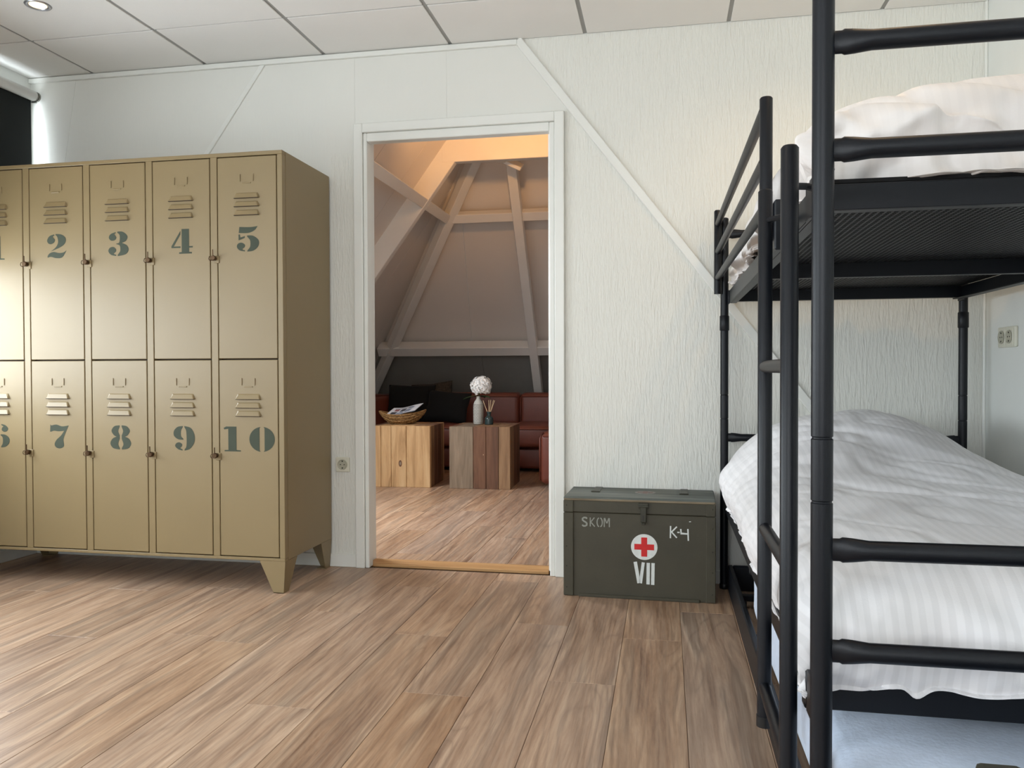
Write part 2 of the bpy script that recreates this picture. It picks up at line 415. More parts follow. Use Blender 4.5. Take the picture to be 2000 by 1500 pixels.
w1 = window(1, 'x', XL-.10, WY0, WY1, WZ0, WZ1, 2)
window(2, 'x', XL-.10, -5.0, -3.6, WZ0, WZ1, 1)
window(3, 'y', YF-.08, -1.7, .5, .8, 2.2, 2)  # unseen rear window, added to let in fill light
bm = B(); box(bm, XL-.06, XL+.06, WY0-.02, WY1-.0, WZ0-.03, WZ0, .004); obj('window_sill', bm, M['trim'], w1)
# roller blind
bl = thing('roller_blind', 'dark green-black roller blind lowered over the window beside the lockers', 'blind', (-3.03, -1.45, 2.232))
bm = B(); tube(bm, [(0, -1.36, .018), (0, 1.388, .018)], .025, 20); autosmooth(obj('blind_tube', bm, M['tube'], bl))
bm = B(); tube(bm, [(0, 1.388, .018), (0, 1.40, .018)], .021, 16); tube(bm, [(0, 1.401, .018), (0, 1.41, .018)], .024, 16); box(bm, -.066, 0, 1.402, 1.41, -.01, .04); autosmooth(obj('end_bracket', bm, M['steel'], bl))
bm = B(); box(bm, -.0255, -.0240, -1.34, 1.399, -.84, .018); obj('blind_fabric', bm, M['fabric'], bl)
bm = B(); box(bm, -.032, -.018, -1.34, 1.399, -.86, -.84, .003); obj('bottom_bar', bm, M['tube'], bl)

# ceiling: slab, grid bars and tiles
bm = B(); box(bm, XL-.2, XR+.2, YF-.15, WT, H+.035, H+.2)
ce = struct(obj('ceiling', bm, M['gap']), 'suspended ceiling of white tiles')
GX = -2.7428; GY = -.3979; G = .6
xs = [XL]+[GX+G*i for i in range(0, 7)]+[XR]; ys = [-.004]+[GY-G*i for i in range(0, 9)]+[YF]
for x in xs[1:-1]:
    bm = B(); box(bm, x-.012, x+.012, YF, -.002, H+.004, H+.03); obj('grid_bar', bm, M['grid'], ce)
for y in ys[1:-1]:
    bm = B(); box(bm, XL, XR, y-.009, y+.009, H+.005, H+.0295); obj('grid_bar', bm, M['grid'], ce)
for i in range(len(xs)-1):
    for j in range(len(ys)-1):
        x0, x1, y1, y0 = xs[i], xs[i+1], ys[j], ys[j+1]
        bm = B(); cx, cy = (x0+x1)/2, (y0+y1)/2
        ax = .0085 if i else .001; bx_ = .0085 if i < len(xs)-2 else .001; ay = .006 if j < len(ys)-2 else .001; by = .006 if j else .001
        box(bm, x0-cx+ax, x1-cx-bx_, y0-cy+ay, y1-cy-by, 0, .012, .0012)
        obj('ceiling_tile', bm, M['tile'], ce, loc=(cx, cy, H + random.uniform(-.0008, .0008)))
bm = B(); box(bm, XL, -.64, -.018, -.0028, H-.027, H-.004, .002); struct(obj('trim_1', bm, M['trim']), 'white cornice strip under the ceiling')
bm = B(); beam(bm, (LX(H)-.002, -.006, H-.01), (LX(1.0), -.006, 1.0), .022, .010, (0, -1, 0), .002); struct(obj('trim_2', bm, M['trim']), 'thin sloping strip above the lockers')
bm = B(); beam(bm, (RX(H-.004), -.009, H-.004), (RX(.12), -.009, .12), .036, .014, (0, -1, 0), .003); struct(obj('trim_3', bm, M['trim']), 'white sloping board from the ceiling behind the bunk bed')
bm = B(); box(bm, XL, -1.397, -.014, -.0026, 0, .058, .002); struct(obj('baseboard_back', bm, M['trim']))
bm = B(); box(bm, -.431, XR, -.014, -.0026, 0, .058, .002); struct(obj('baseboard_back', bm, M['trim']))
bm = B(); box(bm, XL, XL+.012, YF, -.015, 0, .058, .002); struct(obj('baseboard_left', bm, M['trim']))
bm = B(); box(bm, XR-.012, XR, YF, -.015, 0, .058, .002); struct(obj('baseboard_right', bm, M['trim']))
bm = B(); box(bm, XR-.010, XR, -.016, -.0028, .058, H, .003); struct(obj('trim_4', bm, M['trim']))

# door frame
dr = group_struct('door_1', 'white painted open doorway into the attic lounge')
def dbox(nm, *a, m='trim', bev=.003):
    bm = B(); box(bm, *a, bev); return obj(nm, bm, M[m], dr)
CO0, CO1, CT = -1.397, -.433, 2.028
dbox('casing', CO0, CO0+.042, -.026, -.0026, 0, CT-.0001); dbox('casing', CO1-.042, CO1, -.026, -.0026, 0, CT-.0001)
dbox('casing', CO0+.0421, CO1-.0421, -.026, -.0026, CT-.042, CT)
dbox('jamb', CO0+.043, DX0, -.015, .036, 0, CT-.0425); dbox('jamb', DX1, CO1-.043, -.015, .036, 0, CT-.0425)
dbox('jamb', DX0+.0003, DX1-.0003, -.015, .036, DZ, CT-.0425)
dbox('jamb_lining', DX0-.049, DX0-.030, .0365, WT+.01, 0, 2.02); dbox('jamb_lining', DX1-.012, DX1+.029, .0365, WT+.01, .0095, 2.02)
dbox('jamb_lining', DX0-.0295, DX1-.0125, .0365, WT+.01, 2.0, 2.0195)
dbox('threshold', DX0-.028, DX1-.0125, .0365, .139, -.007, .009, m='thresh')

# ------------------------------------------------------------------ attic lounge shell
AX = -1.256; SL = 1.35; C0 = 5.14; RZ = C0+SL*AX        # ridge height
FY = 5.50                                                 # far slope meets the floor
lx = lambda z: (z-C0)/SL
rx = lambda z: 2*AX-lx(z)
fy = lambda z: FY-z/1.34
def quad_slab(name, pts, m, parent=None, th=.04, kind=None, label=None):
    bm = B(); a = [Vector(p) for p in pts]; nrm = Vector((0, 0, 0))
    for i in range(len(a)): nrm += a[i].cross(a[(i+1) % len(a)])
    nrm.normalize(); mid = sum(a, Vector())/len(a)
    if nrm.dot(Vector((AX, 2.4, 1.0))-mid) > 0: nrm = -nrm
    rings(bm, [a, [p+nrm*th for p in a]]); bmesh.ops.recalc_face_normals(bm, faces=bm.faces)
    o = obj(name, bm, m, parent)
    if kind: struct(o, label)
    return o
YA = RZ and fy(RZ)
Y0 = WT
# left slope with a hole for the added, unseen skylight is built as panels
wl = group_struct('wall_attic_left', 'white sloping attic wall left of the doorway view')
def lpan(ya, yb, z0, z1, ya_top=None, yb_top=None):
    quad_slab('wall_panel', [(lx(z0), ya, z0), (lx(z0), yb, z0), (lx(z1), yb_top if yb_top is not None else yb, z1), (lx(z1), ya_top if ya_top is not None else ya, z1)], M['attic'], wl)
SKY0, SKY1, SZ0, SZ1 = .45, 1.45, 1.15, 1.95
g = .002
lpan(Y0, SKY0, 0, RZ); lpan(SKY1, 1.95-g, 0, RZ); lpan(SKY0, SKY1, 0, SZ0); lpan(SKY0, SKY1, SZ1, RZ)
lpan(1.95+g, 2.55-g, 0, RZ); lpan(2.55+g, YA, 0, RZ)
def lhip(ya, yb):   # strip between two ya/yb up to the hip line
    zt = lambda y: min(RZ, max(0, (FY-y)*1.34))
    quad_slab('wall_panel', [(lx(0), ya, 0), (lx(0), yb, 0), (lx(zt(yb)), yb, zt(yb)), (lx(zt(ya)), ya, zt(ya))], M['attic'], wl)
lhip(YA, 3.6-g); lhip(3.6+g, 4.3-g)
quad_slab('wall_panel', [(lx(0), 4.3+g, 0), (lx(0), FY, 0), (lx((FY-4.3-g)*1.34), 4.3+g, (FY-4.3-g)*1.34)], M['attic'], wl)
fr = group_struct('window_4')  # out-of-view skylight, added to bring light onto the cube tables and floor
for a, b, c, d in ((SKY0, SKY1, SZ0-.02, SZ0+.04), (SKY0, SKY1, SZ1-.04, SZ1+.02)):
    bm = B(); beam(bm, (lx((c+d)/2), a, (c+d)/2), (lx((c+d)/2), b, (c+d)/2), .07, .07, (0, 0, 1)); obj('window_frame', bm, M['trim'], fr)
for y in (SKY0, SKY1):
    bm = B(); beam(bm, (lx(SZ0), y, SZ0), (lx(SZ1), y, SZ1), .06, .06, (0, 1, 0)); obj('window_frame', bm, M['trim'], fr)
quad_slab('pane', [(lx(SZ0), SKY0, SZ0), (lx(SZ0), SKY1, SZ0), (lx(SZ1), SKY1, SZ1), (lx(SZ1), SKY0, SZ1)], M['glass'], fr, .006)
wr = group_struct('wall_attic_right', 'white sloping attic wall right of the doorway view')
quad_slab('wall_panel', [(rx(0), Y0, 0), (rx(0), FY, 0), (rx(RZ), YA, RZ), (rx(RZ), Y0, RZ)], M['attic'], wr)
wf = group_struct('wall_attic_far', 'sloping end wall of the attic lounge')
KZ = 1.09
def fpan(x0, x1, x0t, x1t, z0, z1, m):
    quad_slab('wall_panel', [(x0, fy(z0), z0), (x1, fy(z0), z0), (x1t, fy(z1), z1), (x0t, fy(z1), z1)], m, wf)
fpan(lx(KZ)-.12, -1.985, lx(2.3)-.12, -2.04+.18, KZ, 2.3, M['attic']); fpan(-1.98, rx(KZ), -2.035+.18, rx(2.3), KZ, 2.3, M['attic'])
quad_slab('wall_panel', [(lx(2.301), fy(2.301), 2.301), (rx(2.301), fy(2.301), 2.301), (AX, YA, RZ)], M['attic'], wf)
fpan(lx(0)-.12, -1.90, lx(KZ)-.12, -1.90, 0, KZ-.002, M['dark_panel']); fpan(-1.896, rx(0), -1.896, rx(KZ), 0, KZ-.002, M['dark_panel'])
quad_slab('wall_panel', [(XL, WT+.001, 2.5), (XR, WT+.001, 2.5), (AX+.3, WT+.001, RZ+.1), (AX-.3, WT+.001, RZ+.1)], M['attic'], wb)
# beams: inner faces sit .16 m inside the slopes
nL = Vector((SL, 0, -1)).normalized(); nF = Vector((0, -1.34, -1)).normalized()
def LP(y, z, off): p = Vector((lx(z), y, z)); return p+nL*off
def FP(x, z, off): p = Vector((x, fy(z), z)); return p+nF*off
tn = 4
def tbeam(bm, label):
    global tn; tn += 1
    return struct(obj('trim_%d' % tn, bm, M['beam']), label)
bm = B(); beam(bm, LP(2.89, .05, .075), LP(2.89, RZ+.02, .075), .07, .17, nL); tbeam(bm, 'deep white rafter on the left attic slope')
bm = B(); beam(bm, (2*AX-LP(2.89, .05, .075).x, 2.89, .05), (2*AX-lx(RZ), 2.89, RZ), .07, .17, (-SL, 0, -1)); tbeam(bm, 'deep white rafter on the right attic slope')
bm = B(); beam(bm, (lx(2.72), 2.891, 2.715), (rx(2.72), 2.891, 2.715), .075, .235, (0, 0, 1)); tbeam(bm, 'white tie beam under the attic ridge')
for z in (2.27,):
    bm = B(); beam(bm, LP(Y0+.01, z+.09, .105), LP(2.852, z+.09, .105), .085, .105, nL); tbeam(bm, 'purlin on the near left attic slope')
    bm = B(); beam(bm, LP(2.93, z+.09, .105), LP(fy(z+.09)-.14, z+.09, .105), .085, .105, nL); tbeam(bm, 'short purlin between rafter and hip on the left slope')
    bm = B(); beam(bm, FP(lx(z)+.13, z+.10, .12), FP(rx(z)-.1, z+.10, .12), .085, .08, nF); tbeam(bm, 'white purlin across the far attic slope')
bm = B(); beam(bm, FP(lx(1.1)+.05, 1.20, .12), FP(rx(1.1)-.05, 1.20, .12), .10, .13, nF); tbeam(bm, 'low white purlin behind the sofa')
hipd = Vector((AX, YA, RZ)) - Vector((lx(0), FY, 0))
nh = (nL+nF).normalized()
bm = B(); beam(bm, Vector((lx(0), FY, 0))+nh*.16+hipd*.06, Vector((AX, YA, RZ))+nh*.16, .085, .10, nh); tbeam(bm, 'white hip rafter running down behind the sofa')
bm = B(); beam(bm, FP(-1.305, .30, .15), FP(-1.300, 2.86, .15), .085, .09, nF); tbeam(bm, 'white centre rafter on the far attic slope')
bm = B(); beam(bm, (-1.33, 2.94, 2.63), (-1.33, 3.12, 2.66), .07, .06, (0, 0, 1)); beam(bm, (-1.42, 3.06, 2.70), (-1.17, 3.10, 2.585), .13, .03, (0, -.5, 1)); tbeam(bm, 'white bracket block under the tie beam')

# ------------------------------------------------------------------ light fittings
def downlight(x, y, label, power):
    t = thing('downlight', label, 'light', (x, y, H), 0, 'recessed ceiling downlights')
    bm = B(); lathe(bm, [(.030, .003), (.034, -.002), (.040, -.0045), (.047, -.004), (.050, .0)], 32, caps=(False, False)); autosmooth(obj('ring', bm, M['ring'], t), 1.)
    bm = B(); lathe(bm, [(.0005, -.0042), (.015, -.0038), (.0315, -.0016)], 24, caps=(True, True)); obj('lens', bm, M['lens'], t)
    if power: spot('downlight_beam', (x, y, H-.012), (0, 0, 0), power, WARM, 2.3, .9, .03)
    return t
downlight(-2.443, -.698, 'small round lit downlight in the ceiling above the lockers', 4)
downlight(.557, -.698, 'recessed downlight above the far end of the upper bunk', 0); spot('bed_downlight_beam', (.557, -.698, H-.012), (0, 0, 0), 22, WARM, 2.7, 1., .04)
downlight(.557, -1.898, 'recessed downlight above the near end of the upper bunk', 0); spot('bed_downlight_beam_near', (.557, -1.898, H-.012), (0, 0, 0), 8, WARM, 2.7, 1., .04)
downlight(-.643, -2.498, 'unseen recessed downlight added to brighten the open floor', 0); spot('floor_fill_beam', (-.643, -2.498, H-.012), (0, 0, 0), 12, (1, .84, .66), 2.2, 1., .04)  # out-of-view fitting and beam, added to lift the dark floor
spot('attic_uplight_beam', (-1.0, 1.55, 2.62), Vector((-.35, 1.0, .75)).to_track_quat('-Z', 'Y').to_euler(), 62, (1, .50, .17), 2.1, .6, .05)

# ------------------------------------------------------------------ lockers
LY = -.477; LB = .004-.02; LX0, LX1, LZ0, LZ1 = -3.018, -1.5185, .130, 1.797
lk = thing('locker_cabinet', 'beige steel cabinet of ten numbered lockers on tapered legs', 'locker', (0, 0, 0))
PITCHX = .2957; DW = .259; D0 = -2.987
zs = [(.957, 1.777), (.146, .951)]
bm = B()
box(bm, LX0, LX1, LY+.03, LB, LZ0, LZ1, .002)            # carcass behind the doors
obj('body', bm, M['locker'], lk)
bm = B(); box(bm, LX0+.004, LX1-.004, LY+.0265, LY+.0298, LZ0+.004, LZ1-.004); obj('door_recess', bm, M['lockdark'], lk)
def frame_bar(x0, x1, z0, z1):
    bm = B(); box(bm, x0, x1, LY, LY+.0263, z0, z1, .0015); return obj('frame', bm, M['locker'], lk)
frame_bar(LX0, LX1, zs[0][1]+.004, LZ1); frame_bar(LX0, LX1, LZ0, zs[1][0]-.004)
xe = LX0
for k in range(5):
    frame_bar(xe, D0+k*PITCHX-.003, zs[1][0]-.0038, zs[0][1]+.0038); xe = D0+k*PITCHX+DW+.0035
frame_bar(xe, LX1, zs[1][0]-.0038, zs[0][1]+.0038)

def arc(cx, cy, rx_, ry_, a0, a1, n=14):
    return [(cx+rx_*math.cos(math.radians(a0+(a1-a0)*i/n)), cy+ry_*math.sin(math.radians(a0+(a1-a0)*i/n))) for i in range(n+1)]
def g0():
    l = [(.44, .985), (.40, .93)]; a = arc(.5, .5, .5, .5, 97, 263, 20)
    left = a+[(.40, .06), (.40, .94)]; right = [(1-x, y) for x, y in left][::-1]
    return [left, right]
GL = {
 '0': g0(),
 '1': [[(.18, 1), (.66, 1), (.66, .06), (.86, .05), (.86, 0), (.10, 0), (.10, .05), (.28, .06), (.28, .91), (.10, .88), (.06, .94)]],
 '2': [smooth_outline([(.36, .985, 1), (.14, .92), (.02, .76), (.06, .63), (.20, .58), (.36, .65), (.40, .76), (.32, .85), (.30, .90), (.38, .945, 1)]),
       smooth_outline([(.44, 1.0, 1), (.72, .97), (.93, .82), (.90, .60), (.66, .44), (.20, .28, 1), (.46, .46), (.56, .66), (.52, .88), (.44, .95, 1)]),
       smooth_outline([(.03, .02, 1), (.20, .05), (.46, -.01), (.76, .02), (.97, .30, 1), (.82, .22), (.60, .20), (.34, .25), (.14, .20), (.04, .10)])],
 '3': [smooth_outline([(.36, .98, 1), (.12, .90), (.04, .76), (.14, .64), (.32, .65), (.40, .76), (.32, .86), (.30, .91), (.37, .935, 1)]),
       smooth_outline([(.45, 1.0, 1), (.72, .98), (.93, .80), (.86, .61), (.66, .53, 1), (.90, .42), (.98, .24), (.84, .06), (.46, -.01, 1), (.46, .05, 1), (.58, .20), (.56, .42), (.40, .48, 1), (.40, .51, 1), (.54, .56), (.56, .84), (.45, .95, 1)]),
       smooth_outline([(.38, .0, 1), (.14, .05), (.01, .20), (.08, .34), (.26, .37), (.38, .27), (.36, .17), (.27, .11), (.30, .07), (.38, .05, 1)])],
 '4': [[(.48, 1), (.82, 1), (.82, .30), (.99, .30), (.99, .24), (.82, .24), (.82, .07), (.95, .06), (.95, 0), (.36, 0), (.36, .06), (.48, .07), (.48, .24), (.48, .30)],
       [(.42, .78), (.10, .30), (.42, .30), (.42, .24), (.0, .24), (.0, .31), (.42, .92)]],
 '5': [smooth_outline([(.12, .99, 1), (.62, .97), (.94, 1.0, 1), (.80, .84), (.52, .74), (.09, .75, 1)]),
       [(.08, .69), (.14, .69), (.16, .57), (.36, .62), (.36, .55), (.20, .49), (.08, .46)],
       smooth_outline([(.46, .64, 1), (.74, .62), (.98, .44), (.96, .20), (.74, .03), (.47, .0, 1), (.48, .05, 1), (.60, .20), (.60, .44), (.48, .58, 1)]),
       smooth_outline([(.36, .01, 1), (.12, .06), (.0, .20), (.06, .33), (.22, .36), (.36, .28), (.35, .18), (.26, .12), (.28, .07), (.36, .06, 1)])],
 '6': [smooth_outline([(.48, 1.0, 1), (.22, .92), (.02, .64), (.02, .34), (.18, .08), (.48, .0, 1), (.48, .05, 1), (.40, .20), (.38, .56), (.40, .84), (.48, .95, 1)]),
       smooth_outline([(.54, .56, 1), (.78, .54), (.97, .40), (.97, .20), (.80, .04), (.56, .0, 1), (.56, .05, 1), (.64, .18), (.64, .42), (.54, .51, 1)]),
       smooth_outline([(.58, 1.0, 1), (.78, .95), (.92, .82), (.86, .70), (.72, .67), (.60, .74), (.62, .84), (.68, .90), (.58, .95, 1)])],
 '7': [smooth_outline([(.06, 1.0, 1), (.10, .96, 1), (.36, 1.0), (.64, .93), (.97, .97, 1), (.80, .64), (.70, .38), (.72, .10), (.54, .0), (.34, .04), (.26, .18), (.36, .36), (.58, .54), (.74, .74, 1), (.48, .72), (.24, .74), (.10, .70, 1), (.04, .70, 1)])],
 '8': [smooth_outline([(.45, 1.0, 1), (.20, .96), (.06, .78), (.16, .60), (.30, .53, 1), (.10, .44), (.0, .24), (.14, .05), (.45, .0, 1), (.45, .06, 1), (.37, .22), (.45, .44, 1), (.45, .58, 1), (.38, .76), (.45, .94, 1)]),
       smooth_outline([(.55, 1.0, 1), (.55, .94, 1), (.62, .76), (.55, .58, 1), (.55, .44, 1), (.63, .22), (.55, .06, 1), (.55, .0, 1), (.86, .05), (1.0, .24), (.90, .44), (.70, .53, 1), (.84, .60), (.94, .78), (.80, .96)])],
}
GL['9'] = [[(1-x, 1-y) for x, y in pl] for pl in GL['6']]
def door_face(x, z, d, ox, oz): return Vector((ox+x, LY-.0002-d, oz+z))
def make_door(n):
    col = (n-1) % 5; row = (n-1)//5; z0, z1 = zs[row]; x0 = D0+col*PITCHX; x1 = x0+DW; cx = (x0+x1)/2
    bm = B(); box(bm, x0, x1, LY, LY+.022, z0, z1, .0018)
    dents = []
    dr_ = obj('door', bm, M['locker'], lk)
    dl, dv, dn, dk = ((.088, (.157, .191, .226), .385, .409), (.092, (.150, .185, .219), .375, .392))[row]
    # card holder: three raised rims
    bm = B(); zc = z1-dl; hw = .031
    box(bm, cx-hw, cx-hw+.004, LY-.003, LY, zc-.012, zc+.018, .001); box(bm, cx+hw-.004, cx+hw, LY-.003, LY, zc-.012, zc+.018, .001)
    box(bm, cx-hw+.012, cx+hw-.012, LY-.003, LY, zc-.020, zc-.015, .001); obj('card_holder', bm, M['locker'], dr_)
    for dz in dv:
        zc = z1-dz; bm = B(); hw = .058; hh = .011
        a = [Vector((cx-hw+.010, LY, zc+hh)), Vector((cx+hw-.010, LY, zc+hh)), Vector((cx+hw, LY-.001, zc-hh)), Vector((cx-hw, LY-.001, zc-hh))]
        b = [Vector((cx-hw+.016, LY-.004, zc+hh-.003)), Vector((cx+hw-.016, LY-.004, zc+hh-.003)), Vector((cx+hw-.006, LY-.010, zc-hh+.001)), Vector((cx-hw+.006, LY-.010, zc-hh+.001))]
        rings(bm, [a, b], False, True); bmesh.ops.recalc_face_normals(bm, faces=bm.faces); obj('louvre', bm, M['locker'], dr_)
        bm = B(); box(bm, cx-hw+.004, cx+hw-.004, LY-.0085, LY-.0002, zc-hh-.0012, zc-hh+.0008); obj('louvre_slot', bm, M['lockdark'], dr_)
    bm = B(); s = str(n); hgt = .102; w = .098
    if s == '10':
        for gl, ox, ww in (('1', cx-.1175, .095), ('0', cx+.003, .112)):
            for pl in GL[gl]: poly(bm, pl, lambda x, y, d: door_face(x*ww, y*hgt*1.0, d, ox, z1-dn))
    else:
        for pl in GL[s]: poly(bm, pl, lambda x, y, d: door_face(x*w, y*hgt, d, cx-w/2+.004, z1-dn))
    obj('number', bm, M['stencil'], dr_)
    # lock: plate, knob, staple and key
    lz = z1-dk; kx = x0-.013
    bm = B(); box(bm, kx-.004, x0+.006, LY-.004, LY, lz-.020, lz+.010, .0012); lp = obj('lock', bm, M['locker'], lk)
    bm = B(); tube(bm, [(kx, LY-.004, lz), (kx, LY-.018, lz), (kx, LY-.021, lz)], [.0095, .0115, .009], 14); autosmooth(obj('lock_knob', bm, M['brass'], lp))
    bm = B(); tube(bm, [(kx+.001, LY-.020, lz+.006), (kx+.001, LY-.021, lz+.034)], .0022, 8); obj('lock_pin', bm, M['brass'], lp)
    bm = B(); tube(bm, [(kx-.011+.007*math.cos(a*PI/5), LY-.019, lz-.002+.009*math.sin(a*PI/5)) for a in range(11)], .0017, 6); obj('key', bm, M['brass'], lp)
for n in range(1, 11): make_door(n)
# shallow dents pressed in door 2 are fine relief of the paint
def leg(cx, sx, cy, sy, m):
    bm = B(); t = .0025; wt, wb_, h = .112, .052, .130
    # front flange and side flange of a folded tapered sheet
    for (fx, flip) in ((True, 0), (False, 1)):
        if fx:
            p = [(0, h), (wt, h), (wb_, 0), (.008, 0)]
            a = [Vector((cx-sx*q[0], cy, q[1])) for q in p]; n = Vector((0, -sy*t, 0))
        else:
            p = [(0, h), (wt*.98, h), (wb_*.9, 0), (.008, 0)]
            a = [Vector((cx-sx*(0 if q[1] else .008), cy-sy*q[0], q[1])) for q in p]; n = Vector((-sx*t, 0, 0))
        rings(bm, [a, [v+n for v in a]])
    box(bm, min(cx-sx*.008, cx-sx*wb_), max(cx-sx*.008, cx-sx*wb_), min(cy, cy-sy*.045), max(cy, cy-sy*.045), 0, .003)
    bmesh.ops.recalc_face_normals(bm, faces=bm.faces); return obj('leg', bm, m, lk)
leg(LX1, 1, LY, -1, M['locker']); leg(LX0, -1, LY, -1, M['locker'])
leg(LX1, 1, LB-.002, 1, M['locker']); leg(LX0, -1, LB-.002, 1, M['locker'])

# ------------------------------------------------------------------ wall sockets
def socket(bm, bi, c, wx, half, n):
    pass
s1 = thing('wall_socket', 'single cream wall socket between the lockers and the door frame', 'socket', (-1.464, -.0026, .473))
bm = B(); box(bm, -.034, .034, -.011, 0, -.034, .034, .004, 2); obj('cover_plate', bm, M['socket'], s1)
def recess(parent, mtx):
    bm = B()
    loops = [[Vector((r*math.cos(2*PI*k/24), y, r*math.sin(2*PI*k/24))) for k in range(24)] for r, y in ((.0245, -.0112), (.0235, -.0145), (.021, -.0145), (.019, -.0115))]
    rings(bm, loops, False, True); bmesh.ops.recalc_face_normals(bm, faces=bm.faces); bmesh.ops.transform(bm, matrix=mtx, verts=bm.verts); o = autosmooth(obj('socket_insert', bm, M['socket_in'], parent))
    bm = B()
    for dx in (-.009, .009): tube(bm, [(dx, -.0114, 0), (dx, -.0122, 0)], .0026, 10)
    box(bm, -.003, .003, -.0125, -.0114, .0125, .0185); box(bm, -.003, .003, -.0125, -.0114, -.0185, -.0125)
    bmesh.ops.transform(bm, matrix=mtx, verts=bm.verts); obj('contact', bm, M['gap'], o)
recess(s1, Matrix.Identity(4))
s2 = thing('wall_socket', 'double cream wall socket on the side wall over the lower bunk', 'socket', (XR, -.235, 1.023))
rot = Matrix.Rotation(-PI/2, 4, 'Z')
bm = B(); box(bm, -.012, 0, -.076, .076, -.038, .038, .004, 2); obj('cover_plate', bm, M['socket'], s2)
for dy in (-.034, .034):
    bm = B(); box(bm, -.0145, -.0118, dy-.031, dy+.031, -.031, .031, .0015); obj('cover_plate', bm, M['socket'], s2)
    recess(s2, Matrix.Translation((-.0048, dy, 0)) @ rot)

# ------------------------------------------------------------------ wooden medical trunk
TX0, TX1, TY0, TY1, TZ = -.400, .193, -.305, -.036, .400
tr = thing('wooden_trunk', 'olive green wooden first-aid trunk with red cross standing against the wall', 'trunk', ((TX0+TX1)/2, (TY0+TY1)/2, 0), math.radians(-1.5))
hx = (TX1-TX0)/2; hy = (TY1-TY0)/2; LID = .336
bm = B(); box(bm, -hx+.003, hx-.003, -hy+.003, hy, 0, LID-.0006, .002); obj('box_body', bm, M['olive'], tr)
bm = B(); box(bm, -hx+.003, hx-.003, -hy+.003, hy, LID+.0006, TZ-.014, .003); ld = obj('lid', bm, M['olive'], tr)
bm = B(); box(bm, -hx, hx, -hy, hy+.004, TZ-.0138, TZ, .004)
for e in range(1): pass
obj('lid_board', bm, M['olive_top'], tr)
bm = B(); box(bm, -hx+.001, hx-.001, -hy-.0014, -hy+.003, TZ-.016, TZ-.007, .002); obj('worn_edge', bm, M['edge'], tr)['label'] = 'bare worn wooden edge of the lid'
for sx in (-1, 1):
    for z0, z1 in ((.002, LID-.0008), (LID+.0008, TZ-.015)):
        bm = B(); w = .040 if sx < 0 else .036
        x0 = -hx if sx < 0 else hx-w
        box(bm, x0, x0+w, -hy-.0035, -hy+.0028, z0, z1, .002); obj('corner_board', bm, M['olive'], tr)
bm = B(); box(bm, -hx+.06, hx-.06, -hy-.006, -hy+.0028, .0, .012, .002); obj('bottom_batten', bm, M['olive'], tr)
for sx in (-1, 1):
    for z in (.035, .12, .20, .29, .365):
        bm = B(); x = sx*(hx-.012); lathe(bm, [(.0036, -.0015), (.003, 0), (.0015, .0012)], 10); bmesh.ops.transform(bm, matrix=Matrix.Translation((x, -hy-.0035, z)) @ Matrix.Rotation(PI/2, 4, 'X'), verts=bm.verts); obj('nail', bm, M['olive_dark'], tr)
# hasp
hp_x = .021; hz = .016
bm = B(); box(bm, hp_x-.019, hp_x+.019, -hy-.004, -hy+.0028, .342+hz, .366+hz, .002); box(bm, hp_x-.012, hp_x+.012, -hy-.009, -hy-.004, .290+hz, .352+hz, .003)
tube(bm, [(hp_x-.019, -hy-.006, .352+hz), (hp_x+.019, -hy-.006, .352+hz)], .0045, 10)
hs = obj('hasp', bm, M['olive_dark'], tr)
bm = B(); box(bm, hp_x-.0026, hp_x+.0026, -hy-.0098, -hy-.0085, .299+hz, .318+hz); obj('key_slot', bm, M['gap'], hs)
bm = B(); tube(bm, [(hp_x-.007, -hy-.008, .290+hz), (hp_x-.005, -hy-.014, .285+hz), (hp_x+.005, -hy-.014, .285+hz), (hp_x+.007, -hy-.008, .290+hz)], .003, 8); obj('staple', bm, M['olive_dark'], hs)
for x in (-.182, .176):
    bm = B(); box(bm, x-.016, x+.016, -.005, hy+.002, TZ-.0003, TZ+.0022, .001); tube(bm, [(x-.018, -.006, TZ+.002), (x+.018, -.006, TZ+.002)], .0035, 8); obj('hinge_strap', bm, M['olive_dark'], tr)
FYT = -hy+.003
def tf(x, z, d): return Vector((x, FYT-.0004-d, z))
DXC, DZC = .0235, .208
bm = B(); poly(bm, arc(DXC, DZC, .0515, .051, 0, 352, 44), tf); obj('white_disc', bm, M['whitepaint'], tr)
a_, b_ = .0115, .0385
cross = [(-a_, b_), (a_, b_), (a_, a_), (b_, a_), (b_, -a_), (a_, -a_), (a_, -b_), (-a_, -b_), (-a_, -a_), (-b_, -a_), (-b_, a_), (-a_, a_)]
bm = B(); poly(bm, [(DXC+x, DZC+z*.98) for x, z in cross], lambda x, y, d: tf(x, y, d+.0007)); obj('red_cross', bm, M['red'], tr)
bm = B()
for st, w in (([(-.0350, .090), (-.0200, .006)], .0135), ([(-.0035, .089), (-.0145, .006)], .0120), ([(.0160, .088), (.0150, .003)], .0130), ([(.0345, .088), (.0330, .002)], .0130)): poly(bm, stroke([(DXC+x, .058+z) for x, z in st], w), tf)
obj('numeral', bm, M['whitepaint'], tr)
def put(strokes, ox, oz, h, w, m, nm):
    bm = B()
    for st in strokes: poly(bm, stroke([(ox+x*h, oz+y*h) for x, y in st], w), tf)
    return obj(nm, bm, m, tr)
Sx = [(.58, .86), (.46, .97), (.24, .98), (.08, .86), (.08, .70), (.24, .56), (.44, .46), (.56, .32), (.54, .14), (.36, .03), (.16, .04), (.04, .16)]
x0, z0, h = -.223, .281, .036
put([Sx], x0, z0, h, .0062, M['greypaint'], 'stencil_letter')
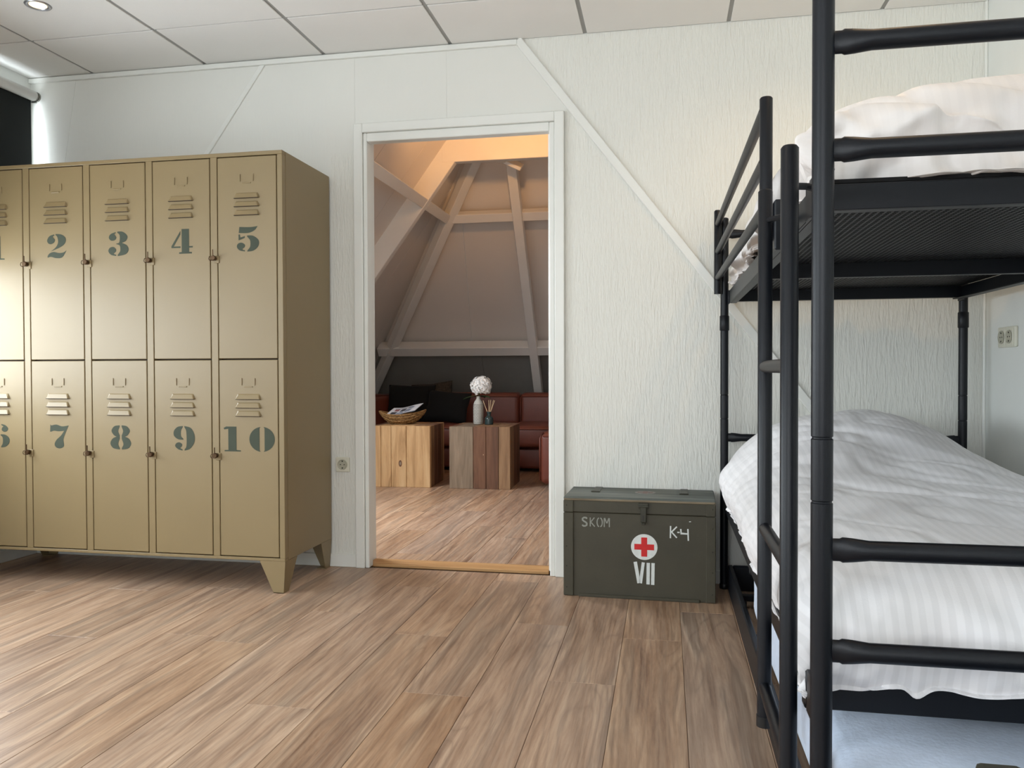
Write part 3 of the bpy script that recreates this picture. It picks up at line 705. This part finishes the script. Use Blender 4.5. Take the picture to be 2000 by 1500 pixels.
put([[(.1, 0), (.1, 1)], [(.56, 1), (.17, .52)], [(.2, .46), (.6, 0)]], x0+.030, z0, h, .0040, M['greypaint'], 'stencil_letter')
put([arc(.34, .5, .26, .5, 100, 260, 8), arc(.40, .5, .26, .5, 80, -80, 8)], x0+.058, z0, h, .0042, M['greypaint'], 'stencil_letter')
put([[(.1, 0), (.1, 1)], [(.15, 1), (.36, .42)], [(.40, .42), (.6, 1)], [(.66, 1), (.66, 0)]], x0+.086, z0, h, .0042, M['greypaint'], 'stencil_letter')
x0, z0, h = .121, .248, .046
put([[(.08, -.02), (.10, 1.02)], [(.62, .98), (.16, .50)], [(.16, .54), (.62, .03)]], x0, z0, h, .0052, M['whitepaint'], 'painted_letter')
put([[(0, .5), (.2, .5)]], x0+.030, z0, h, .0050, M['whitepaint'], 'painted_letter')
put([[(.03, .80), (.06, .42), (.58, .40)], [(.62, .82), (.66, -.18)]], x0+.042, z0, h, .0056, M['whitepaint'], 'painted_letter')
put([[(0, 0), (.16, .02)]], .196, .314, h, .003, M['whitepaint'], 'paint_fleck')
bm = B(); poly(bm, [(.02+.042*math.cos(2*PI*k/28), .02+.040*math.sin(2*PI*k/28)) for k in range(28)], lambda x, y, d: Vector((x, y, TZ+.0002+d))); obj('faded_disc', bm, M['fadedwhite'], tr)
bm = B(); poly(bm, [(.02+x*.8, .02+z*.8) for x, z in cross], lambda x, y, d: Vector((x, y, TZ+.0009+d))); obj('faded_cross', bm, M['fadedred'], tr)

# ------------------------------------------------------------------ bunk bed
bd = thing('bunk_bed', 'black tubular steel bunk bed with ladder and guard rail', 'bed', (.69, -1.15, 0))
OFF = Vector((.69, -1.15, 0))
def bpart(nm, bm, m='black', parent=None, smooth=True):
    bmesh.ops.translate(bm, verts=bm.verts, vec=-OFF)
    o = obj(nm, bm, M[m], parent or bd)
    if smooth: autosmooth(o, .7)
    return o
PXL, PXR, PYN, PYF = .235, 1.141, -2.203, -.080
R_ = .0163
def post(x, y, ztop, sleeve=True):
    prof = []
    zz = [(0, R_), (.701, R_), (.7025, R_-.0016), (.7045, R_-.0016), (.706, R_), (.799, R_), (.8005, R_-.0016), (.8025, R_-.0016), (.804, R_), (ztop-.004, R_), (ztop, R_-.004)]
    bm = B(); lathe(bm, [(r, z) for z, r in zz], 20, (x, y, 0)); p = bpart('post', bm)
    bm = B()
    if sleeve: lathe(bm, [(R_+.0005, 1.065), (R_+.003, 1.068), (R_+.003, 1.125), (R_+.0005, 1.128)], 20, (x, y, 0)); bpart('sleeve', bm, 'black', p)
    else: bm.free()
    bm = B(); lathe(bm, [(R_+.0004, .0), (R_+.002, .002), (R_+.002, .020), (R_+.0004, .022)], 20, (x, y, 0)); bpart('foot_cap', bm, 'blackmesh', p)
post(PXL, PYN, 1.53, False); post(PXR, PYN, 1.53, False); post(PXL+.002, PYF, 1.528); post(PXR, PYF, 1.528)
def hrail(y, z):
    a, b = PXL+R_-.002, PXR-R_+.002; e = .055
    bm = B(); r = .0152
    tube(bm, [(a, y, z), (a+.012, y, z), (a+.016, y, z), (a+.03, y, z), (a+e, y, z), (b-e, y, z), (b-.03, y, z), (b-.016, y, z), (b-.012, y, z), (b, y, z)],
         [(.0175, .008), (.0175, .008), (.0196, .010), (.0185, .012), (r, r), (r, r), (.0185, .012), (.0196, .010), (.0175, .008), (.0175, .008)], 18)
    bpart('end_rail', bm)
for z in (1.401, 1.239, .630, .474): hrail(PYN, z)
for z in (1.462, .626): hrail(PYF, z)
# upper frame
UZ0, UZ1 = 1.176, 1.226; FN, FF = -2.02, -.105
bm = B(); box(bm, .2525, .2585, FN, FF, UZ0, UZ1, .001); box(bm, .2585, .283, FN, FF, UZ0, UZ0+.004, .001); bpart('side_rail', bm)
bm = B(); box(bm, PXR-.022, PXR-.016, FN, FF, UZ0, UZ1, .001); box(bm, PXR-.047, PXR-.022, FN, FF, UZ0, UZ0+.004, .001); bpart('side_rail', bm)
for y in (FN, -.94, FF-.02):
    bm = B(); box(bm, .259, PXR-.0225, y, y+.006, UZ0+.006, UZ1, .001); box(bm, .259, PXR-.0225, y+.006, y+.030, UZ0+.006, UZ0+.010, .001); bpart('cross_bar', bm)
bm = B()
nx, ny = 62, 135
for i in range(nx+1):
    x = .262+(PXR-.025-.262)*i/nx; box(bm, x-.0022, x+.0022, FN+.01, FF-.01, UZ1+.0005, UZ1+.0030)
for j in range(ny+1):
    y = FN+.01+(FF-.02-FN)*j/ny; box(bm, .262, PXR-.025, y-.0022, y+.0022, UZ1+.0003, UZ1+.0028)
bpart('mesh_base', bm, 'blackmesh', None, False)['kind'] = 'stuff'
bm = B(); box(bm, .262, PXR-.025, FN+.005, FF-.01, UZ1+.0032, UZ1+.010); bpart('base_cover', bm, 'slatcover', None, False)  # near-black plate laid over the mesh base
for x in (PXL, PXR):
    sx = 1 if x < .6 else -1
    bm = B(); tube(bm, [(x+sx*.012, PYN+.01, 1.212), (x+sx*.022, FN+.01, 1.212)], .007, 10); box(bm, min(x+sx*.0125, x+sx*.0175), max(x+sx*.0125, x+sx*.0175), FN-.03, FN+.05, UZ0-.005, UZ1+.012, .001); bpart('bracket', bm)
    bm = B(); box(bm, min(x+sx*.0125, x+sx*.0175), max(x+sx*.0125, x+sx*.0175), FF-.04, PYF+.01, UZ0-.005, UZ1, .001); bpart('bracket', bm)
# lower frame
bm = B(); box(bm, .2300, .2375, -2.10, PYF-.015, .344, .402, .002); box(bm, .2375, .262, -2.10, PYF-.015, .398, .402, .001); bpart('side_rail', bm)
bm = B(); box(bm, PXR-.005, PXR+.003, -2.10, PYF-.015, .344, .402, .002); bpart('side_rail', bm)
for y in (-2.03, -1.1, -.12):
    bm = B(); box(bm, .239, PXR-.0055, y, y+.03, .312, .362, .002); bpart('cross_bar', bm)
bm = B()
for j in range(60):
    y = -2.0+j*.0315; box(bm, .262, PXR-.006, y-.003, y+.003, .385, .391)
for i in range(30):
    x = .27+i*.029; box(bm, x-.003, x+.003, -2.0, -.13, .391, .396)
bpart('mesh_base', bm, 'blackmesh', None, False)['kind'] = 'stuff'
for x in (PXL, PXR):
    bm = B(); box(bm, x-.004, x+.004, -2.195, -2.095, .335, .405, .001); bpart('bracket', bm)
# guard rail on the left of the upper bunk
GXp = .2195
bm = B(); tube(bm, [(GXp, -1.622, 1.200), (GXp, -1.622, 1.509), (GXp, -1.622, 1.512)], [.0142, .0142, .012], 16); gp = bpart('guard_post', bm)
bm = B(); tube(bm, [(GXp-.012, -.10, 1.215), (GXp-.012, -.10, 1.552), (GXp-.012, -.10, 1.557)], [.0135, .0135, .010], 16); bpart('guard_post', bm)
for z in (1.490, 1.376, 1.270):
    bm = B(); tube(bm, [(GXp-.002, -1.612, z-.004), (GXp-.010, -.10, z+.012)], .0122, 14); bpart('guard_rail', bm)
bm = B(); box(bm, .2335, .2505, -1.66, -1.53, 1.168, 1.278, .003); bpart('guard_bracket', bm, smooth=False)
bm = B(); tube(bm, [(GXp+.012, -1.60, 1.272), (.245, -1.60, 1.272)], .005, 8); tube(bm, [(GXp, -1.622, 1.203), (.245, -1.60, 1.195)], .006, 8); bpart('guard_bolt', bm)
# ladder
LXp = .197; LY0, LY1 = -1.806, -2.131
ladder_z = (.912, .585, .262)
for y in (LY0, LY1):
    bm = B(); tube(bm, [(LXp, y, .185), (LXp, y, 1.264), (LXp, y, 1.268)], [.0142, .0142, .011], 18); lr = bpart('ladder_rail', bm)
    bm = B(); tube(bm, [(LXp, y, .180), (LXp, y, .202)], .0155, 18); bpart('foot_cap', bm, 'blackmesh', lr)
for z in ladder_z:
    bm = B(); tube(bm, [(LXp, LY0-.012, z), (LXp, LY1+.012, z)], .0125, 14); bpart('ladder_rung', bm)
for y in (LY0-.03, LY1+.03):
    bm = B(); tube(bm, [(LXp+.004, y+(.02 if y > -1.9 else -.02), 1.205), (LXp+.03, y, 1.208), (.254, y, 1.20)], .006, 8); bpart('ladder_hook', bm)

# ------------------------------------------------------------------ bedding
def fold(c, lo, hi, r):
    """cloth coordinate -> (position, drop, bulge factor)"""
    if c < lo+r: s = lo+r-c; sg = -1; edge = lo
    elif c > hi-r: s = c-(hi-r); sg = 1; edge = hi
    else: return c, 0., 0.
    q = r*PI/2
    if s < q: a = s/r; return edge-sg*r+sg*r*math.sin(a), r*(1-math.cos(a)), 0.
    return edge, r+(s-q), 1.
def duvet(name, label, x0, x1, y0, y1, top, hem, rx_, ry_, mt, nx, ny, bulge, wr, seedv, fw=1.):
    me = bpy.data.meshes.new(name)
    dx = .34; dy = .34
    cx0, cx1 = x0-dx, x1+dx; cy0, cy1 = y0-dy, y1+.12
    V = []; UV = []
    for j in range(ny+1):
        cy = cy0+(cy1-cy0)*j/ny
        for i in range(nx+1):
            cx = cx0+(cx1-cx0)*i/nx
            px, dxp, ex = fold(cx, x0, x1, rx_); py, dyp, ey = fold(cy, y0, y1, ry_)
            t = top(px, py); drop = math.hypot(dxp, dyp) if (dxp and dyp) else dxp+dyp
            hm = hem(cx, cy)
            z = t-drop
            f = max(0., min(1., (t-z)/(t-hm)))
            if z < hm: z = hm + (hm-z)*-.02
            # puffed sides
            b = bulge*math.sin(PI*f)**.8 if f > 0 else 0
            n1 = noise.noise(Vector((cx*7+seedv, cy*1.5, t*3)))
            if dxp and not (dyp > dxp):
                sg = -1 if cx < (x0+x1)/2 else 1; px += sg*b*1.0
            if dyp and not (dxp > dyp):
                py += (-1 if cy < (y0+y1)/2 else 1)*b
            # drapery folds on the hanging sides, long soft creases on top
            if f > .12:
                k = min(1, (f-.12)/.35)
                py_w = noise.fractal(Vector((cx*5.5+seedv, f*1.1, 3.1)), .8, 2.2, 4)*.022*k*fw
                px_w = noise.fractal(Vector((cy*5.0+seedv, f*1.1, 8.1)), .8, 2.2, 4)*.016*k*fw
                if dyp >= dxp: py += py_w
                if dxp >= dyp: px += px_w
            w = noise.fractal(Vector((cx*2.6+seedv, cy*2.2, 0)), .9, 2.1, 3)*.012
            crease = abs(noise.noise(Vector((cx*2.2+cy*3.6+seedv, cy*1.0-cx*.8, 1.7))))
            w -= wr*max(0, .16-crease)*.16
            crease2 = abs(noise.noise(Vector((cx*6.0+cy*5.0-seedv, cy*2.6-cx*1.8, 4.7))))
            w -= wr*max(0, .14-crease2)*.08
            z += w*(1-.75*f)
            if f > .9: z += noise.noise(Vector((cx*6+seedv, cy*6, 9)))*.010
            V.append((px, py, z)); UV.append((cx, cy))
    F = [(j*(nx+1)+i, j*(nx+1)+i+1, (j+1)*(nx+1)+i+1, (j+1)*(nx+1)+i) for j in range(ny) for i in range(nx)]
    c = Vector(((x0+x1)/2, (y0+y1)/2, hem(x0, y0)))
    me.from_pydata([tuple(Vector(v)-c) for v in V], [], F)
    uvl = me.uv_layers.new(name='UVMap'); arr = []
    for p in me.polygons:
        for vi in p.vertices: arr += UV[vi]
    uvl.data.foreach_set('uv', arr)
    for p in me.polygons: p.use_smooth = True
    me.materials.append(M[mt]); me.update()
    o = bpy.data.objects.new(name, me); COL.objects.link(o); o.location = c
    so = o.modifiers.new('thickness', 'SOLIDIFY'); so.thickness = .012; so.offset = -1
    sb = o.modifiers.new('smooth', 'SUBSURF'); sb.levels = 1; sb.render_levels = 1
    return o
def sstep(a, b, x):
    t = max(0, min(1, (x-a)/(b-a))); return t*t*(3-2*t)
def top_low(x, y):
    z = .585+.02*sstep(-2.0, -1.0, y)
    e = sstep(-1.35, -.42, y)
    z += e*(.145*math.exp(-abs((x-.67)/.36)**2.7)) - .07*sstep(.75, 1.25, x)*sstep(-1.9, -.7, y)
    z -= .05*sstep(-.30, -.08, y)
    z -= e*.05*sstep(.40, .22, x)
    return z
def hem_low(x, y):
    if y < -1.9: return .367+.022*sstep(.30, .42, x)+.006*math.sin(x*21+1.0)+.010*noise.noise(Vector((x*11, 2, 0)))-.026*math.exp(-((x-.405)/.018)**2)
    return .40+.012*noise.noise(Vector((y*5, 0, 3)))
low = duvet('duvet', '', .236, 1.195, -2.085, -.135, top_low, hem_low, .13, .15, 'sheet', 150, 230, .030, .45, 3.3, 1.25)
tag(low, 'white striped duvet spread over the lower bunk', 'duvet', 'white duvets on the bunks')
def top_up(x, y):
    return 1.405+.022*sstep(.3, .5, x)+.012*math.sin(y*3)-.05*sstep(-.8, -.2, y)
def hem_up(x, y):
    if y < -1.85: return 1.239+.006*noise.noise(Vector((x*9, 5, 0)))
    return 1.258+.010*noise.noise(Vector((y*6, 0, 3)))
up = duvet('duvet', '', .272, 1.12, -2.00, -.15, top_up, hem_up, .085, .12, 'sheet2', 140, 220, .026, 1.5, 11.7, 3.2)
tag(up, 'white satin duvet on the upper bunk under the ceiling', 'duvet', 'white duvets on the bunks')

# ------------------------------------------------------------------ trundle bed
tb = thing('trundle_bed', 'low black steel trundle frame rolled under the bunk', 'bed', (.69, -1.2, 0))
OFT = Vector((.69, -1.2, 0))
def tpart(nm, bm, m='black'):
    bmesh.ops.translate(bm, verts=bm.verts, vec=-OFT); return obj(nm, bm, M[m], tb)
bm = B(); box(bm, .243, .262, -2.28, -.20, .028, .128, .004); tpart('side_rail', bm)
bm = B(); box(bm, 1.15, 1.17, -2.28, -.20, .028, .128, .004); tpart('side_rail', bm)
for y in (-2.28, -.22):
    bm = B(); box(bm, .2625, 1.1495, y, y+.02, .028, .128, .004); tpart('end_rail', bm)
for y in (-.55, -1.0, -1.5, -1.95):
    bm = B(); box(bm, .2625, 1.1495, y-.015, y+.015, .085, .105, .002); tpart('slat', bm)
for x in (.29, 1.12):
    for y in (-.35, -2.15):
        bm = B(); tube(bm, [(x-.01, y, .024), (x+.01, y, .024)], .024, 16); tpart('castor', bm)
tm = B(); box(tm, -.43, .43, -.72, .72, 0, .175, .045, 4)
for v in tm.verts:
    v.co.x += .006*noise.noise(v.co*4)
bmesh.ops.subdivide_edges(tm, edges=tm.edges[:], cuts=3, use_grid_fill=True)
for v in tm.verts:
    v.co += Vector((noise.noise(v.co*5+Vector((3, 0, 0))), noise.noise(v.co*5), noise.noise(v.co*3.5+Vector((0, 9, 0)))))*.008
tmo = obj('mattress', tm, M['blue'], None, True, (.700, -1.53, .106))
tag(tmo, 'low mattress in a pale blue fitted sheet under the lower bunk', 'mattress')

# second trunk at the foot of the bed
t2 = thing('metal_trunk', 'dark olive trunk with metal corner cap at the foot of the bunk bed', 'trunk', (.70, -2.52, 0))
bm = B(); box(bm, -.297, .30, -.16, .16, 0, .385, .008, 2); obj('box_body', bm, M['olive'], t2)
for sx in (-1, 1):
    for sy in (-1, 1):
        bm = B(); x0 = sx*.302; x1 = sx*.245; y0 = sy*.166; y1 = sy*.11
        box(bm, min(x0, x1), max(x0, x1), min(y0, y1), max(y0, y1), .32, .391, .008, 2); obj('corner_cap', bm, M['olive_dark'], t2)
bm = B(); box(bm, -.15, .15, -.13, .13, .3855, .390, .002); obj('lid_panel', bm, M['olive'], t2)

# ------------------------------------------------------------------ attic furniture
def cube_table(label, cx, cy, rz, fronts, sides, tops, size=.475):
    t = thing('cube_table', label, 'table', (cx, cy, 0), rz, 'reclaimed wood cube tables')
    h = size/2; g = .0012
    def planks(cuts, face):
        a = -h
        for w, mi in cuts:
            b = a+w*size; bm = B(); rr = random.uniform(-.0018, .0018)
            if face == 'f': box(bm, a+g, b-g, -h+rr, -h+.045, 0, size-.0005, .0025)
            elif face == 'b': box(bm, a+g, b-g, h-.045, h+rr, 0, size-.0005, .0025)
            elif face == 'r': box(bm, h-.045, h+rr, a+.047 if a == -h else a+g, (b-.047) if b > h-.01 else b-g, 0, size-.0005, .0025)
            elif face == 'l': box(bm, -h-rr, -h+.045, a+.047 if a == -h else a+g, (b-.047) if b > h-.01 else b-g, 0, size-.0005, .0025)
            elif face == 't': box(bm, (-h+.047 if a == -h else a+g), (h-.047 if b > h-.01 else b-g), -h+.047, h-.047, size-.030, size+rr*.5, .0025)
            obj('plank', bm, M['cw'][mi], t); a = b
    planks(fronts, 'f'); planks(fronts[::-1], 'b'); planks(sides, 'r'); planks(sides[::-1], 'l'); planks(tops, 't')
    return t
ct1 = cube_table('pale reclaimed wood cube table carrying the wicker basket', -2.032, 2.69, math.radians(2.5), [(.17, 0), (.175, 0), (.255, 0), (.40, 0)], [(.30, 3), (.22, 2), (.26, 2), (.22, 3)], [(.3, 0), (.4, 0), (.3, 3)])
ct2 = cube_table('patchy brown reclaimed wood cube table carrying the flower vase', -1.400, 2.70, math.radians(1.5), [(.395, 1), (.21, 2), (.205, 2), (.19, 3)], [(.35, 3), (.3, 2), (.35, 2)], [(.4, 1), (.3, 3), (.3, 3)])
CT_ = .4765
def knot(t, x, z, rx_, rz_, m):
    for k, (f, mm, d0) in enumerate(((1., M['cw'][2], .0), (.5, m, .0006))):
        bm = B(); poly(bm, [(x+rx_*f*math.cos(a*PI/9), z+rz_*f*math.sin(a*PI/9)) for a in range(18)], lambda px, pz, d: Vector((px, -.2375-.0021-d-d0, pz))); obj('knot', bm, mm, t)
knot(ct1, .0, .185, .013, .026, M['cw'][1]); knot(ct2, .030, .262, .006, .006, M['reed'])
# vase
va = thing('vase', 'pale grey ceramic vase with dotted relief on the right cube table', 'vase', (-1.468, 2.745, CT_))
prof = [(.034, 0), (.039, .004), (.0405, .02), (.041, .13), (.0395, .155), (.033, .176), (.022, .192), (.017, .200), (.0165, .214), (.0185, .222), (.0155, .222), (.0140, .20)]
bm = B(); lathe(bm, prof, 32, caps=(True, False)); autosmooth(obj('vase_body', bm, M['vase'], va), 1.)
bm = B()
for j in range(13):
    for i in range(20):
        a = 2*PI*(i+.5*(j % 2))/20; z = .018+j*.0115; p = Vector((math.cos(a), math.sin(a), 0)); s = Vector((-p.y, p.x, 0))
        c = p*.0412+Vector((0, 0, z)); w, hh = .0042, .0040
        vs = [bm.verts.new(c+s*w*math.cos(k*PI/2)+Vector((0, 0, hh))*math.sin(k*PI/2)) for k in range(4)]; tp = bm.verts.new(c+p*.0016)
        for k in range(4): bm.faces.new((vs[k], vs[(k+1) % 4], tp))
obj('dot_relief', bm, M['vase_dot'], va, kind='stuff')
# hydrangea
hy_ = thing('hydrangea', 'white hydrangea bloom with green leaves standing in the grey vase', 'flower', (-1.468, 2.745, CT_+.206))
bm = B(); tube(bm, [(0, 0, -.15), (.002, 0, 0), (.012, .004, .07)], .004, 8); obj('stem', bm, M['stem'], hy_)
bm = B(); cen = Vector((.024, 0, .098)); rnd = random.Random(5)
N = 150
for i in range(N):
    zz = 1-2*(i+.5)/N; ph = i*2.39996; rr = math.sqrt(1-zz*zz); d_ = Vector((rr*math.cos(ph), rr*math.sin(ph), zz))
    if d_.z < -.75: continue
    base = cen+Vector((d_.x*.080, d_.y*.080, d_.z*.072))*rnd.uniform(.88, 1.06)
    s = d_.cross(Vector((0, 0, 1)) if abs(d_.z) < .9 else Vector((1, 0, 0))).normalized(); u = d_.cross(s); ro = rnd.uniform(0, PI)
    for k in range(4):
        a = ro+k*PI/2; e = (s*math.cos(a)+u*math.sin(a)); e2 = (s*-math.sin(a)+u*math.cos(a))
        q = [base, base+e*.010+e2*.010+d_*.004, base+e*.023+d_*rnd.uniform(-.004, .010), base+e*.010-e2*.010+d_*.004]
        bm.faces.new([bm.verts.new(p) for p in q])
obj('flower_head', bm, M['petal'], hy_, kind='stuff')
bm = B(); bmesh.ops.create_icosphere(bm, subdivisions=2, radius=.052, matrix=Matrix.Translation(cen)); obj('flower_core', bm, M['petal'], hy_, True)
def leaf(dx, dy, dz, L, w):
    bm = B(); d_ = Vector((dx, dy, dz)).normalized(); s = d_.cross(Vector((0, 0, 1))).normalized(); n = s.cross(d_)
    rows = []
    for i in range(7):
        t = i/6; wd = w*math.sin(PI*min(1, t*.95+.05))**.8; c = d_*L*t+n*(-.03*t*t)+Vector((.004, 0, .018))
        rows.append([bm.verts.new(c-s*wd+n*.004), bm.verts.new(c), bm.verts.new(c+s*wd+n*.004)])
    for a, b in zip(rows, rows[1:]):
        for k in range(2): bm.faces.new((a[k], a[k+1], b[k+1], b[k]))
    obj('leaf', bm, M['leaf'], hy_, True)
leaf(-1, -.35, .02, .125, .034); leaf(1, -.35, .12, .105, .032); leaf(.4, .9, .1, .08, .022)
# reed diffuser
rd = thing('reed_diffuser', 'dark teal glass reed diffuser beside the vase', 'diffuser', (-1.372, 2.70, CT_))
bm = B(); lathe(bm, [(.030, 0), (.034, .003), (.0345, .045), (.032, .056), (.022, .064), (.0155, .069), (.0150, .088), (.0175, .090), (.0175, .102), (.012, .102)], 28); autosmooth(obj('bottle', bm, M['teal'], rd), .8)
for a, b in ((-.052, .02), (.004, -.02), (.014, .01), (.030, .03), (.046, 0)):
    bm = B(); tube(bm, [(-a*.25, -b*.2, .03), (a, b, .195-abs(a)*.1)], .0026, 8); obj('reed', bm, M['reed'], rd)
# basket
bk = thing('wicker_basket', 'boat-shaped woven wicker basket on the pale cube table', 'basket', (-2.085, 2.70, CT_+.003), math.radians(4))
def boat(s, t, inset=0.):
    """s along -1..1, t angle 0..1 across the hull"""
    L = .190; x = s*L; w = (.115*(1-abs(s)**2.2)+.008)*(1-inset); dep = (.078*(1-abs(s)**2.6)+.006)*(1-inset*.6)
    rim = .072+.030*abs(s)**2.4+.006*s; a = PI*t
    return Vector((x*(1-inset*.05), -w*math.cos(a), max(.004+inset*.06, rim-dep*math.sin(a)**.8)))
bm = B(); NS, NTt = 40, 16
outer = [[boat(-1+2*i/NS, j/NTt)+Vector((0, 0, .0)) for j in range(NTt+1)] for i in range(NS+1)]
inner = [[boat(-1+2*i/NS, j/NTt, .10) for j in range(NTt+1)] for i in range(NS+1)]
vo = [[bm.verts.new(p) for p in r] for r in outer]; vi = [[bm.verts.new(p) for p in r] for r in inner]
for i in range(NS):
    for j in range(NTt):
        bm.faces.new((vo[i][j], vo[i+1][j], vo[i+1][j+1], vo[i][j+1])); bm.faces.new((vi[i][j], vi[i][j+1], vi[i+1][j+1], vi[i+1][j]))
    for j in (0, NTt): bm.faces.new((vo[i][j], vi[i][j], vi[i+1][j], vo[i+1][j]) if j == 0 else (vo[i][j], vo[i+1][j], vi[i+1][j], vi[i][j]))
bmesh.ops.recalc_face_normals(bm, faces=bm.faces); obj('basket_hull', bm, M['wicker_dark'], bk, True)
bm = B()
for k in range(9):
    t = .06+.88*k/8
    tube(bm, [boat(-.98+1.96*i/26, t)+Vector((0, 0, .0022*(1 if (i+k) % 2 else -1))) for i in range(27)], .0056, 6)
for i in range(33):
    s = -.94+1.88*i/32
    tube(bm, [boat(s, j/10) + Vector((0, 0, 0)) for j in range(11)], .0048, 5)
obj('weave', bm, M['wicker'], bk, True, kind='stuff')
for t in (0, 1):
    bm = B(); tube(bm, [boat(-1+2*i/30, t) for i in range(31)], .0065, 8); obj('rim', bm, M['wicker'], bk, True)
# magazine
mg = thing('magazine', 'open magazine with printed cover lying in the wicker basket', 'magazine', (-2.065, 2.69, CT_+.088), math.radians(-8))
mg.rotation_euler = (math.radians(13), math.radians(-7), math.radians(-8))
def sheet(x, y): return Vector((x, y, .018+.22*max(0, x-.02)**1.4*1.6+.06*(y+.08)+.004*math.sin(x*30)))
bm = B(); n1, n2 = 16, 8
for off in (0, -.004):
    vv = [[bm.verts.new(sheet(-.13+.27*i/n1, -.09+.18*j/n2)+Vector((0, 0, off))) for j in range(n2+1)] for i in range(n1+1)]
    for i in range(n1):
        for j in range(n2): bm.faces.new((vv[i][j], vv[i+1][j], vv[i+1][j+1], vv[i][j+1]))
obj('pages', bm, M['paper'], mg, True)
for (x, y, w, h_, k) in ((-.10, -.07, .05, .05, 'ink2'), (-.04, -.08, .06, .03, 'ink1'), (.03, -.07, .05, .06, 'ink1'), (-.09, 0, .04, .04, 'ink3'), (-.03, -.03, .05, .06, 'ink2'), (.03, .01, .05, .04, 'ink1'), (-.10, .05, .16, .012, 'ink2')):
    bm = B(); vv = [[bm.verts.new(sheet(x+w*i/4, y+h_*j/3)+Vector((0, 0, .0012))) for j in range(4)] for i in range(5)]
    for i in range(4):
        for j in range(3): bm.faces.new((vv[i][j], vv[i+1][j], vv[i+1][j+1], vv[i][j+1]))
    obj('print', bm, M[k], mg)
# sofa
so = thing('leather_sofa', 'low brown leather sofa along the sloping end wall', 'sofa', (-1.7, 3.95, 0))
def spart(nm, *a, r=.05, m='leather', seg=4):
    bm = B(); box(bm, *a, r, seg); return autosmooth(obj(nm, bm, M[m], so), .8)
spart('base', -1.25, 1.55, -.44, .42, .03, .22, r=.03)
for x0, x1 in ((-.93, .30), (.305, 1.50)):
    c = spart('seat_cushion', x0, x1, -.52, .22, .222, .415, r=.045)
    bm = B(); tube(bm, [(x0+.02, -.5205, .385), ((x0+x1)/2, -.524, .388), (x1-.02, -.5205, .385)], .005, 6); obj('piping', bm, M['leather_pipe'], c, True)
for x0, x1 in ((-.93, .30), (.305, 1.50)):
    c = spart('back_cushion', x0, x1, .225, .48, .28, .685, r=.05)
    bm = B(); tube(bm, [(x0+.02, .224, .648), (x1-.02, .224, .648)], .005, 6); tube(bm, [(x0+.01, .222, .32), (x0+.01, .222, .64)], .005, 6); obj('piping', bm, M['leather_pipe'], c, True)
a_ = spart('armrest', -1.28, -.94, -.50, .48, .03, .665, r=.05)
bm = B(); tube(bm, [(-.972, -.47, .668), (-.972, .45, .668)], .005, 6); tube(bm, [(-.955, -.503, .10), (-.955, -.503, .63)], .005, 6); obj('piping', bm, M['leather_pipe'], a_, True)
for x in (-1.15, 1.4):
    for y in (-.36, .34):
        bm = B(); box(bm, x-.03, x+.03, y-.03, y+.03, 0, .0295, .004); obj('foot', bm, M['gap'], so)
ot = thing('leather_ottoman', 'corner of a brown leather ottoman just inside the right door jamb', 'ottoman', (-.52, 2.98, 0))
bm = B(); box(bm, -.43, .40, -.42, .40, .03, .43, .05, 4); autosmooth(obj('ottoman_body', bm, M['leather'], ot), .8)
bm = B(); tube(bm, [(-.425, -.40, .06), (-.428, -.408, .385), (-.40, -.40, .428)], .006, 8); tube(bm, [(-.40, -.418, .40), (.36, -.418, .40)], .006, 8); tube(bm, [(-.418, -.40, .40), (-.418, .36, .40)], .006, 8); obj('piping', bm, M['leather_pipe'], ot, True)
for x in (-.33, .3):
    for y in (-.33, .3):
        bm = B(); box(bm, x-.025, x+.025, y-.025, y+.025, 0, .0295, .003); obj('foot', bm, M['gap'], ot)
def cushion(label, loc, rot, w, h, d_, m, grp=None):
    bm = B(); n = 14; fr_ = []
    for sgn in (1, -1):
        g_ = []
        for i in range(n+1):
            row = []
            for j in range(n+1):
                u = -1+2*i/n; v = -1+2*j/n; k = (1-u**4)*(1-v**4)
                pin = 1-.07*(1-abs(u))**1*abs(v)**3*1.0-.0; pin2 = 1-.07*(1-abs(v))*abs(u)**3
                row.append(bm.verts.new((u*w/2*pin2, sgn*d_/2*k**.6, v*h/2*pin)))
            g_.append(row)
        for i in range(n):
            for j in range(n):
                q = (g_[i][j], g_[i+1][j], g_[i+1][j+1], g_[i][j+1]); bm.faces.new(q if sgn < 0 else q[::-1])
    bmesh.ops.remove_doubles(bm, verts=bm.verts, dist=1e-5); bmesh.ops.recalc_face_normals(bm, faces=bm.faces)
    o = obj('cushion', bm, M[m], None, True, loc); o.rotation_euler = rot
    return tag(o, label, 'cushion', grp)
cushion('black square cushion partly behind the wicker basket', (-2.42, 3.95, .592), (math.radians(-20), 0, math.radians(3)), .47, .37, .14, 'cushion', 'dark cushions on the sofa')
cushion('black square cushion leaning in front between the two cube tables', (-2.02, 3.82, .563), (math.radians(-24), math.radians(4), math.radians(-6)), .43, .31, .15, 'cushion', 'dark cushions on the sofa')
cushion('dark tweed cushion peeking out behind the two black cushions', (-2.24, 4.07, .605), (math.radians(-14), math.radians(-6), 0), .42, .37, .10, 'cushion2', 'dark cushions on the sofa')
